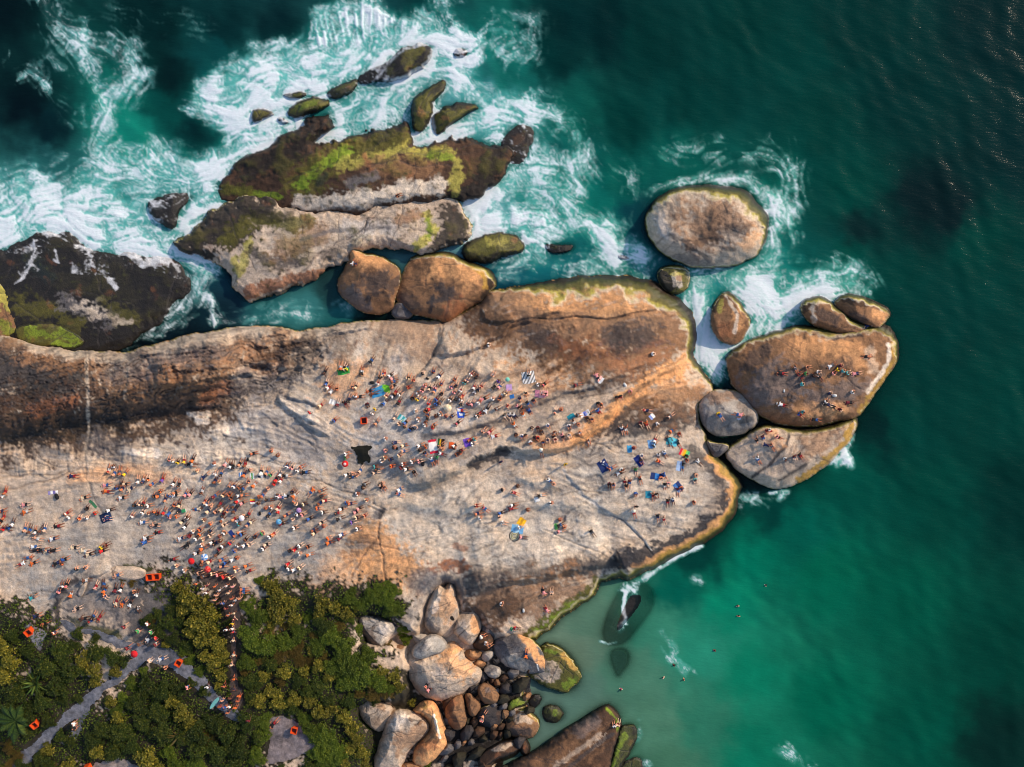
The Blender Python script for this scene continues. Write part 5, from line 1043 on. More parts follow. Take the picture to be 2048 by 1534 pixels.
# kinds of crown: several meshes of each, shared by the copies
CR = {}
for i in range(3):
    CR['grape', i] = (leaf_mesh(f"crown_grape", 10 + i, 2.0, 2.0, 950, .34, 60, .7), stem_mesh("stem", i, 2, 2.0))
    CR['shrub', i] = (leaf_mesh(f"crown_shrub", 20 + i, 1.6, 1.2, 4200, .15, 80, .6), stem_mesh("stem", 5 + i, 1.6, 1.2))
    CR['dark', i] = (leaf_mesh(f"crown_dark", 30 + i, 1.7, 1.5, 3000, .2, 60, .5), stem_mesh("stem", 9 + i, 1.7, 1.5))
    CR['dry', i] = (leaf_mesh(f"crown_dry", 40 + i, 1.4, .9, 2400, .2, 50, .25, .0), stem_mesh("stem", 13 + i, 1.4, .9))
SPOT = [("the forked path", 270, 1300), ("the packed gully", 465, 1290), ("the sandy clearing", 590, 1475), ("the grey-white shaggy boulder", 755, 1265),
        ("the bottom left corner", 20, 1530), ("the left edge", 0, 1350), ("the pale triangular boulder", 745, 1425), ("the big sandy boulder", 850, 1340),
        ("the orange double bin", 312, 1165), ("the shaded hollow", 215, 1230), ("the bottom edge", 430, 1560), ("the path's lower branch", 110, 1460),
        ("the surfboard", 428, 1407), ("the broad white-crowned boulder", 760, 1500), ("the striped tan slab", 500, 1175), ("the pale slope edge", 660, 1190)]
COL8 = ["right", "upper right", "above", "upper left", "left", "lower left", "below", "lower right"]
def where(u, v, names):
    b = min(names, key=lambda s: (s[1] - u) ** 2 + (s[2] - v) ** 2)
    dx, dy = u - b[1], b[2] - v; o = COL8[int(round(math.atan2(dy, dx) / (math.pi / 4))) % 8]
    dist = math.hypot(dx, dy)
    pre = {"above": "above", "below": "below", "left": "left of", "right": "right of"}.get(o, o + " of")
    return b[0], pre, dist
ORD = ["nearest", "second nearest", "third nearest", "fourth nearest", "fifth nearest", "sixth nearest", "seventh nearest", "eighth nearest", "ninth nearest", "tenth nearest", "eleventh nearest", "twelfth nearest"]
KDESC = dict(grape="broad-leaved yellow-green bush", shrub="fine-leaved bright green shrub", dark="dark green leafy shrub", dry="dry brownish green shrub")
BUSH = {}
BUSH['grape'] = """380,1190,20 402,1205,20 425,1222,18 372,1215,16 398,1240,20 425,1255,20 440,1285,16 410,1275,18 385,1260,15 452,1310,13 432,1320,16 412,1310,13 445,1345,14 440,1370,10 360,1172,15
335,1285,9 545,1170,17 560,1190,19 585,1205,16 560,1222,18 590,1235,14 545,1245,12 650,1205,17 672,1215,14 695,1225,14 640,1225,11 715,1215,8 10,1290,20 30,1320,18 15,1350,16 170,1320,14 195,1335,16 180,1305,12
195,1360,13 100,1495,14 145,1525,16 200,1500,15 300,1510,20 320,1530,15 235,1340,12 240,1430,13 225,1400,12 370,1420,18 385,1440,15 350,1400,15 640,1420,16 665,1415,14 690,1430,15 705,1450,15 715,1475,14 725,1500,14
730,1520,14 700,1495,12 620,1400,14 560,1400,15 590,1395,14 545,1380,14 530,1350,12 610,1340,12 640,1330,13 660,1350,12 825,1402,9 790,1350,13 800,1372,11 765,1340,11 570,1340,14 520,1400,14 690,1520,12 625,1300,10"""
BUSH['shrub'] = """745,1190,20 775,1195,20 790,1215,18 765,1175,14 790,1180,12 700,1195,14 705,1180,9 722,1210,14 812,1272,15 808,1255,11 690,1290,22 665,1270,20 700,1320,26 730,1345,26 700,1360,22 740,1310,20 760,1360,20 715,1260,13 640,1290,18
670,1330,20 630,1460,20 655,1470,24 675,1500,24 640,1500,20 610,1435,16 650,1520,20 520,1230,20 505,1270,22 535,1290,22 570,1280,22 600,1265,16 500,1210,16 495,1320,18 360,1530,20 400,1525,18 340,1500,16 265,1365,13 290,1340,10
240,1420,14 250,1395,12 520,1160,9 530,1440,16 525,1470,16 515,1510,18 370,1300,12 400,1340,12 382,1320,11 780,1375,13 845,1508,8 855,1525,9 700,1235,10 615,1235,10 1016,1440,0"""
BUSH['dark'] = """40,1380,24 15,1420,22 70,1360,20 100,1330,22 130,1300,20 150,1340,22 120,1370,22 90,1400,20 60,1420,18 200,1300,20 230,1310,18 250,1320,12 150,1290,14 60,1300,14 30,1270,14 300,1370,20 330,1380,20 360,1375,16 280,1400,22 320,1420,22
290,1440,20 250,1460,22 210,1455,20 190,1480,18 230,1500,18 330,1460,22 370,1470,20 400,1460,22 430,1440,18 460,1460,22 480,1490,24 440,1500,22 400,1500,20 270,1490,18 130,1395,12 160,1395,10 100,1440,14 60,1460,14 40,1440,12
145,1480,12 125,1470,12 90,1520,18 50,1530,16 120,1540,16 300,1240,14 320,1260,16 340,1240,16 345,1215,14 360,1240,14 318,1225,10 350,1275,14 380,1290,14 460,1245,10 500,1440,18 520,1470,14 590,1415,14 565,1405,14 520,1360,14 620,1380,16
640,1370,14 600,1360,14 660,1400,14 500,1360,14 505,1395,14 470,1530,20 560,1540,14 620,1530,14 750,1400,9 410,1380,11 385,1365,10 545,1325,16 650,1250,16 640,1240,14 700,1400,14 160,1265,12 195,1272,9"""
BUSH['dry'] = """750,1370,18 770,1385,15 745,1390,12 440,1460,14 425,1480,14 410,1465,10 590,1300,16 560,1310,16 600,1320,14 620,1320,12 540,1260,14 490,1340,12 500,1290,10 630,1270,10 570,1250,12 100,1530,12 20,1490,16 40,1510,14 20,1530,14 680,1250,12 720,1385,12 560,1355,14
250,1155,10 265,1165,8 310,1235,9 780,1290,9 600,1285,12 525,1320,12 650,1310,10"""
bush_rows = []
for kind, s in BUSH.items():
    for u, v, rpx in pts(s.replace('\n', ' ')):
        if rpx < 5: continue
        bush_rows.append((kind, u, v, rpx))
rk = random.Random(8)
byspot = {}
for row in bush_rows:
    b, pre, dist = where(row[1], row[2], SPOT); byspot.setdefault((row[0], b, pre), []).append((dist, row))
BASE_R = dict(grape=2.0, shrub=1.6, dark=1.7, dry=1.4)
nb_ = 0
for (kind, b, pre), lst in byspot.items():
    lst.sort(key=lambda q: q[0])
    for i, (_, (k, u, v, rpx)) in enumerate(lst):
        fol, stm = CR[kind, rk.randrange(3)]
        z = max(ground(u, v), .3) - .25; sc = rpx * 1.18 / S / BASE_R[kind]
        # a far side hidden boulder may stand under it
        o = bpy.data.objects.new("broadleaf_bush" if kind == 'grape' else "shrub", None); C.objects.link(o)
        o.location = P(u, v, z); o.rotation_euler = (0, 0, rk.uniform(0, 6.28)); o.scale = (sc, sc * rk.uniform(.85, 1.15), min(1.25, sc * (1.05 if kind == 'grape' else .95)))
        od = ORD[i] if i < len(ORD) else f"number {i+1} out"
        lab = f"{KDESC[kind]} {pre} {b}" if len(lst) == 1 else f"{KDESC[kind]} {pre} {b}, {od} to it" if i else f"{KDESC[kind]} {pre} {b}, the {od} to it"
        tag(o, lab, 'bush', {'grape': 'broad-leaved bushes', 'shrub': 'fine-leaved green shrubs', 'dark': 'dark green shrubs', 'dry': 'dry shrubs'}[kind])
        link("foliage", fol, LM[kind], o); link("stem", stm, bark, o); nb_ += 1
# rosettes and palms
def plant(name, label, cat, mesh, mat, u, v, z, sc=1, rz=0, trunk=None, group=None):
    o = bpy.data.objects.new(name, None); C.objects.link(o); o.location = P(u, v, z); o.scale = (sc,) * 3; o.rotation_euler = (0, 0, rz)
    tag(o, label, cat, group); 
    f = link("fronds", mesh, mat, o)
    if trunk: link("trunk", trunk, bark, o); f.location = (0, 0, 1.6)
    return o
palmm = blades("fronds", 3, 11, 2.9, .2, (.5, 1.0), 7, 4); agm = blades("fronds", 5, 22, 2.2, .22, (.15, 1.0), 5, 0, .25); agm2 = blades("fronds", 6, 12, 1.7, .16, (.2, .8), 5, 0, .2)
ptr = tube_mesh("trunk", [((0, 0, -.8), (.05, 0, .6), .16, .14), ((.05, 0, .6), (0, 0, 1.65), .14, .12)], 8)
plant("palm_tree", "feathery palm with arching yellow-green fronds beside path's lower branch", "palm", palmm, LM['palm'], 45, 1433, 5.4, 1.0, .4, ptr)
plant("spiky_plant", "large spiky rosette with long dark green blades near left edge", "spiky plant", agm, LM['palm'], 72, 1368, 6.5, 1.0, .2)
plant("spiky_plant", "spiky rosette of pale silver blades among dark bushes near the bottom", "spiky plant", agm2, LM['dry'], 358, 1472, 6.6, 1.0, 1.2)
plant("spiky_plant", "small spiky green rosette at the end of the long path", "spiky plant", blades("fronds", 9, 18, 1.0, .1, (.2, 1.2), 4, 0, .2), LM['palm'], 440, 1378, 6.0, 1.0, 1.2)
# low ground cover over the soil
def cover():
    r = np.random.RandomState(2); n = 62000
    u = r.uniform(-60, 1000, n); v = r.uniform(1130, 1640, n); nm = samp(NM, u, v); nb = samp(NB, u, v)
    z = samp(HH, u, v); c = samp(_hc, u, v); so = np.linalg.norm(c - PAL['so'], axis=1) < .05
    sh = np.array([sdist(chaikin(pts(s), 1), u, v) for s in COVER_OUT]).max(0)
    k = so & (sh < -2); u, v, z, nm = u[k], v[k], z[k], nm[k]; n = len(u)
    f = (HC - z) / HC; p = np.stack([(u - CU) / S * f, (CV - v) / S * f, z + r.rand(n) * .3], 1)
    ax = r.randn(n, 3); ax[:, 2] *= .5; ax /= np.linalg.norm(ax, axis=1)[:, None]; up = r.randn(n, 3) * .5; up[:, 2] += 1
    s_ = np.cross(ax, up); s_ /= np.linalg.norm(s_, axis=1)[:, None]; l = (.16 + .22 * r.rand(n))[:, None]
    vv = np.stack([p - ax * l * .5, p + s_ * l * .3, p + ax * l * .5, p - s_ * l * .3], 1).reshape(-1, 3)
    me = mesh_from("ground_cover", vv, np.arange(n * 4).reshape(n, 4), False, {'lf': np.repeat(np.clip(.35 + nm * .6 + r.randn(n) * .2, 0, 1), 4)})
    tag(link("ground_cover", me, LM['shrub']), "low creeping green ground cover between the bushes", "ground cover", None, 'stuff')
COVER_OUT = ["112,1243 180,1258 270,1284 345,1300 410,1350 460,1410 475,1450 405,1395 335,1332 285,1330 205,1392 160,1435 95,1490 20,1600 -60,1620 40,1500 110,1445 170,1385 250,1330 268,1310 190,1280",
             "540,1432 585,1438 632,1470 640,1492 600,1515 545,1534 528,1524 538,1470", "190,1520 225,1508 285,1532 300,1560 150,1560",
             "372,1140 470,1150 490,1175 478,1300 490,1410 470,1428 458,1330 440,1190 400,1165", "840,1190 1000,1250 1080,1400 1000,1600 780,1600 740,1420 800,1340"]
cover()
print("vegetation", nb_)
# ------------------------------------------------------------------ people
def tint_material(name, rough=.8):
    m, N, L, B = new_mat(name); oi = N.new("ShaderNodeObjectInfo")
    n = tex_noise(N, L, 9, 2, .5, N.new("ShaderNodeTexCoord").outputs['Object'])
    L.new(mul_col(N, L, oi.outputs['Color'], mrange(N, L, n.outputs[0], .3, .7, .85, 1.12)), B.inputs[0]); B.inputs['Roughness'].default_value = rough
    return m
SKIN, CLOTH, HAIR = tint_material("skin", .6), tint_material("cloth", .9), tint_material("hair", .7)
CROWDM, N_, L_, B_ = new_mat("crowd"); _a = N_.new("ShaderNodeAttribute"); _a.attribute_name = "Col"; L_.new(_a.outputs['Color'], B_.inputs[0]); B_.inputs['Roughness'].default_value = .8
# one pose = joints in metres; the person looks and stretches the legs towards +Y
def J(**k): return {a: Vector(b) for a, b in k.items()}
def mirror(d, kl, kr): pass
POSES = dict(
 sit=J(pel=(0, 0, .12), che=(0, -.10, .46), nec=(0, -.09, .60), hed=(0, -.04, .74), shl=(-.18, -.10, .52), shr=(.18, -.10, .52), ell=(-.27, .10, .36), elr=(.27, .08, .38), hal=(-.14, .34, .42), har=(.16, .33, .44),
       hil=(-.10, .02, .12), hir=(.10, .02, .12), knl=(-.16, .40, .44), knr=(.15, .42, .42), anl=(-.14, .62, .07), anr=(.17, .66, .07), tol=(-.15, .80, .04), tor=(.19, .84, .04)),
 long=J(pel=(0, 0, .12), che=(0, -.20, .44), nec=(0, -.24, .57), hed=(0, -.24, .71), shl=(-.18, -.20, .50), shr=(.18, -.20, .50), ell=(-.28, -.34, .28), elr=(.28, -.34, .28), hal=(-.30, -.46, .03), har=(.30, -.46, .03),
       hil=(-.10, .02, .11), hir=(.10, .02, .11), knl=(-.14, .46, .16), knr=(.12, .44, .20), anl=(-.16, .88, .06), anr=(.15, .86, .06), tol=(-.18, .93, .20), tor=(.18, .91, .20)),
 hug=J(pel=(0, 0, .12), che=(0, .06, .46), nec=(0, .12, .58), hed=(0, .18, .70), shl=(-.18, .06, .52), shr=(.18, .06, .52), ell=(-.26, .24, .36), elr=(.26, .24, .36), hal=(-.05, .42, .30), har=(.07, .42, .33),
       hil=(-.10, .02, .12), hir=(.10, .02, .12), knl=(-.13, .30, .48), knr=(.13, .32, .48), anl=(-.12, .42, .07), anr=(.13, .44, .07), tol=(-.13, .60, .04), tor=(.14, .62, .04)),
 lotus=J(pel=(0, 0, .11), che=(0, .02, .47), nec=(0, .04, .60), hed=(0, .08, .74), shl=(-.18, .02, .53), shr=(.18, .02, .53), ell=(-.30, .12, .32), elr=(.30, .12, .32), hal=(-.24, .32, .20), har=(.24, .32, .20),
       hil=(-.11, .03, .11), hir=(.11, .03, .11), knl=(-.38, .30, .16), knr=(.38, .30, .16), anl=(.08, .36, .07), anr=(-.08, .42, .09), tol=(.22, .42, .05), tor=(-.22, .46, .06)),
 lie=J(pel=(0, 0, .12), che=(0, -.42, .12), nec=(0, -.56, .12), hed=(0, -.70, .13), shl=(-.19, -.46, .11), shr=(.19, -.46, .11), ell=(-.38, -.36, .07), elr=(.36, -.62, .07), hal=(-.42, -.10, .05), har=(.18, -.78, .06),
       hil=(-.10, .04, .11), hir=(.10, .04, .11), knl=(-.15, .46, .12), knr=(.17, .40, .34), anl=(-.18, .88, .06), anr=(.16, .66, .07), tol=(-.22, .93, .20), tor=(.18, .84, .04)),
 stand=J(pel=(0, 0, .92), che=(0, .01, 1.28), nec=(0, .01, 1.46), hed=(0, .03, 1.61), shl=(-.19, .0, 1.38), shr=(.19, .0, 1.38), ell=(-.26, .02, 1.10), elr=(.30, .06, 1.12), hal=(-.25, .12, .86), har=(.24, .26, 1.02),
       hil=(-.10, 0, .90), hir=(.10, 0, .90), knl=(-.12, .02, .48), knr=(.12, .04, .48), anl=(-.13, 0, .08), anr=(.14, 0, .08), tol=(-.15, .20, .04), tor=(.17, .20, .04)),
 walk=J(pel=(0, 0, .90), che=(0, .05, 1.26), nec=(0, .07, 1.43), hed=(0, .11, 1.58), shl=(-.19, .04, 1.36), shr=(.19, .04, 1.36), ell=(-.26, -.14, 1.10), elr=(.26, .20, 1.12), hal=(-.24, -.22, .86), har=(.22, .42, 1.00),
       hil=(-.10, 0, .88), hir=(.10, 0, .88), knl=(-.11, .22, .50), knr=(.11, -.06, .47), anl=(-.12, .30, .08), anr=(.12, -.38, .14), tol=(-.13, .50, .05), tor=(.13, -.22, .03)),
 bend=J(pel=(0, 0, .34), che=(0, .22, .62), nec=(0, .34, .72), hed=(0, .44, .80), shl=(-.18, .24, .66), shr=(.18, .24, .66), ell=(-.24, .40, .44), elr=(.24, .44, .46), hal=(-.12, .56, .22), har=(.12, .60, .24),
       hil=(-.10, .0, .33), hir=(.10, .0, .33), knl=(-.18, .38, .46), knr=(.18, .38, .46), anl=(-.16, .10, .07), anr=(.16, .10, .07), tol=(-.18, .30, .04), tor=(.18, .30, .04)),
 swim=J(pel=(0, 0, -.30), che=(0, .26, -.02), nec=(0, .34, .08), hed=(0, .40, .18), shl=(-.19, .26, .02), shr=(.19, .26, .02), ell=(-.34, .42, -.12), elr=(.34, .42, -.14), hal=(-.30, .66, -.08), har=(.42, .58, -.16),
       hil=(-.10, -.04, -.32), hir=(.10, -.04, -.32), knl=(-.15, -.34, -.50), knr=(.15, -.30, -.60), anl=(-.16, -.70, -.55), anr=(.16, -.62, -.80), tol=(-.16, -.86, -.60), tor=(.16, -.78, -.90)))
def caps(bm, a, b, ra, rb, n=10):
    a, b = Vector(a), Vector(b); d = b - a; l = d.length
    z = d / l if l > 1e-6 else Vector((0, 0, 1)); x = z.orthogonal().normalized(); y = z.cross(x); rows = []
    for c, r, sgn in ((a, ra, -1), (b, rb, 1)):
        rr = []
        for k in ((-70, -35, 0) if sgn < 0 else (0, 35, 70)):
            t = math.radians(k); rr.append([bm.verts.new(c + z * r * math.sin(t) + (x * math.cos(q) + y * math.sin(q)) * r * math.cos(t)) for q in [6.283 * i / n for i in range(n)]])
        rows += rr
    for r0, r1 in zip(rows, rows[1:]):
        for i in range(n): bm.faces.new((r0[i], r0[(i + 1) % n], r1[(i + 1) % n], r1[i]))
    bm.faces.new(rows[0][::-1]); bm.faces.new(rows[-1])
def remesh(bm, name, vox):
    me = bpy.data.meshes.new(name); bm.to_mesh(me); bm.free(); o = bpy.data.objects.new(name, me); C.objects.link(o)
    m = o.modifiers.new("r", 'REMESH'); m.mode = 'VOXEL'; m.voxel_size = vox; m.use_smooth_shade = True
    s = o.modifiers.new("s", 'SMOOTH'); s.iterations = 2; s.factor = .5
    dg = bpy.context.evaluated_depsgraph_get(); r = bpy.data.meshes.new_from_object(o.evaluated_get(dg)); r.name = name
    bpy.data.objects.remove(o); bpy.data.meshes.remove(me); r.materials.clear(); return r
def lerp(a, b, t): return a + (b - a) * t
def body(p, vox):
    bm = bmesh.new(); c = lambda a, b, ra, rb: caps(bm, a, b, ra, rb)
    w = Vector((.07, 0, 0)); mid = lerp(p['pel'], p['che'], .5)
    for s in (-1, 1):
        c(p['pel'] + w * s, mid + w * s * .7, .115, .10); c(mid + w * s * .7, p['che'] + w * s, .10, .115)
    c(p['che'], p['nec'], .10, .055); c(p['nec'], p['hed'], .055, .06)
    up = (p['hed'] - p['nec']).normalized(); fw = Vector((0, 1, 0)) - up * up.y; fw = fw.normalized() if fw.length > .3 else Vector((0, 0, 1))
    sd_ = up.cross(fw).normalized(); h = p['hed']
    c(h - up * .02, h + up * .06, .078, .085); c(h - up * .07 + fw * .03, h + fw * .02, .05, .07)     # jaw, skull
    c(h + fw * .085 + up * .03, h + fw * .105 - up * .01, .012, .016)                                   # nose
    for s in (-1, 1): c(h + sd_ * s * .082, h + sd_ * s * .09 + up * .03, .014, .016); c(h + fw * .075 + sd_ * s * .03 + up * .045, h + fw * .07 + sd_ * s * .045 + up * .045, .012, .012)
    for s, L in ((-1, 'l'), (1, 'r')):
        sh, el, ha, hi, kn, an, to = [p[k + L] for k in ('sh', 'el', 'ha', 'hi', 'kn', 'an', 'to')]
        c(p['che'] + Vector((.05 * s, 0, .02)), sh, .08, .068); c(sh, el, .058, .042); c(el, ha, .043, .028)
        f = (ha - el).normalized(); q = f.cross(Vector((0, 0, 1))); q = q.normalized() if q.length > .2 else Vector((1, 0, 0)); dn = q.cross(f)
        c(ha, ha + f * .07, .026, .034)
        for k in range(4):                                   # four fingers of unequal length, bent at the knuckle, and a thumb from the palm's side
            o_ = ha + f * .085 + q * (k - 1.5) * .024; l = (.055, .068, .062, .045)[k]
            c(o_, o_ + f * l * .55, .012, .011); c(o_ + f * l * .55, o_ + f * l + dn * .018 * (-1 if dn.z > 0 else 1), .011, .009)
        c(ha + f * .03 + q * s * .03, ha + f * .075 + q * s * .062, .013, .011)
        c(hi, kn, .095, .062); c(kn, an, .060, .038); c(lerp(kn, an, .3), lerp(kn, an, .5), .062, .055); c(an, to, .042, .034)
    return remesh(bm, "body", vox)
def top(p, vox, sleeves=True):
    bm = bmesh.new(); w = Vector((.07, 0, 0)); mid = lerp(p['pel'], p['che'], .5); c = lambda a, b, ra, rb: caps(bm, a, b, ra, rb)
    for s in (-1, 1): c(lerp(p['pel'], mid, .3) + w * s, mid + w * s * .7, .130, .118); c(mid + w * s * .7, p['che'] + w * s, .118, .132)
    for s, L in ((-1, 'l'), (1, 'r')):
        c(p['che'] + Vector((.05 * s, 0, .02)), p['sh' + L], .092, .084)
        if sleeves: c(p['sh' + L], lerp(p['sh' + L], p['el' + L], .55), .078, .066)
    return remesh(bm, "top", vox)
def bottoms(p, vox, l=.55):
    bm = bmesh.new(); w = Vector((.07, 0, 0))
    for s, L in ((-1, 'l'), (1, 'r')):
        caps(bm, p['pel'] + w * s, lerp(p['pel'], p['che'], .2) + w * s, .130, .122); caps(bm, p['hi' + L], lerp(p['hi' + L], p['kn' + L], l), .112, .096)
    return remesh(bm, "shorts", vox)
def bikini(p, vox):
    bm = bmesh.new(); w = Vector((.07, 0, 0)); a = lerp(p['pel'], p['che'], .82); b = lerp(p['pel'], p['che'], .98)
    for s in (-1, 1): caps(bm, a + w * s, b + w * s, .122, .124)
    return remesh(bm, "swim_top", vox)
def hair(p, vox, long):
    bm = bmesh.new(); up = (p['hed'] - p['nec']).normalized(); fw = Vector((0, 1, 0)) - up * up.y; fw = fw.normalized() if fw.length > .3 else Vector((0, 0, 1)); h = p['hed']
    caps(bm, h + up * .06 - fw * .02, h + up * .03 - fw * .04, .098, .092); caps(bm, h + up * .07 + fw * .03, h + up * .08, .07, .085)
    if long: caps(bm, h - fw * .06, lerp(h, p['che'], .55) - fw * .12, .085, .06); caps(bm, lerp(h, p['che'], .55) - fw * .12, lerp(h, p['che'], .95) - fw * .15, .065, .04)
    return remesh(bm, "hair", vox)
def hat(p):
    bm = bmesh.new(); up = (p['hed'] - p['nec']).normalized(); x = up.orthogonal().normalized(); y = up.cross(x); h = p['hed'] + up * .07; rings = []
    for r, z in ((.21, -.01), (.22, .0), (.12, .02), (.115, .08), (.08, .11), (.01, .115)):
        rings.append([bm.verts.new(h + up * z + (x * math.cos(q) + y * math.sin(q)) * r) for q in [6.283 * i / 18 for i in range(18)]])
    for a, b in zip(rings, rings[1:]):
        for i in range(18): bm.faces.new((a[i], a[(i + 1) % 18], b[(i + 1) % 18], b[i]))
    me = bpy.data.meshes.new("hat"); bm.to_mesh(me); bm.free(); me.polygons.foreach_set('use_smooth', [True] * len(me.polygons)); return me
PM = {}
def parts_of(k):
    if k not in PM:
        p = POSES[k]; v = .017
        PM[k] = dict(body=body(p, v), top=top(p, .025), shorts=bottoms(p, .025), trousers=bottoms(p, .025, .98), swim=bikini(p, .02), hair=hair(p, .02, False), longhair=hair(p, .02, True), hat=hat(p))
    return PM[k]
COLW = dict(w=('white', (236, 234, 230)), k=('black', (22, 22, 26)), b=('blue', (40, 92, 168)), r=('red', (206, 30, 34)), o=('orange', (226, 110, 46)), y=('yellow', (232, 196, 30)), p=('pink', (232, 150, 150)),
            g=('green', (52, 150, 80)), c=('teal', (56, 168, 172)), n=('navy', (30, 42, 84)), m=('maroon', (112, 28, 42)), v=('purple', (112, 78, 170)), t=('cream', (232, 206, 168)), s=('', (0, 0, 0)))
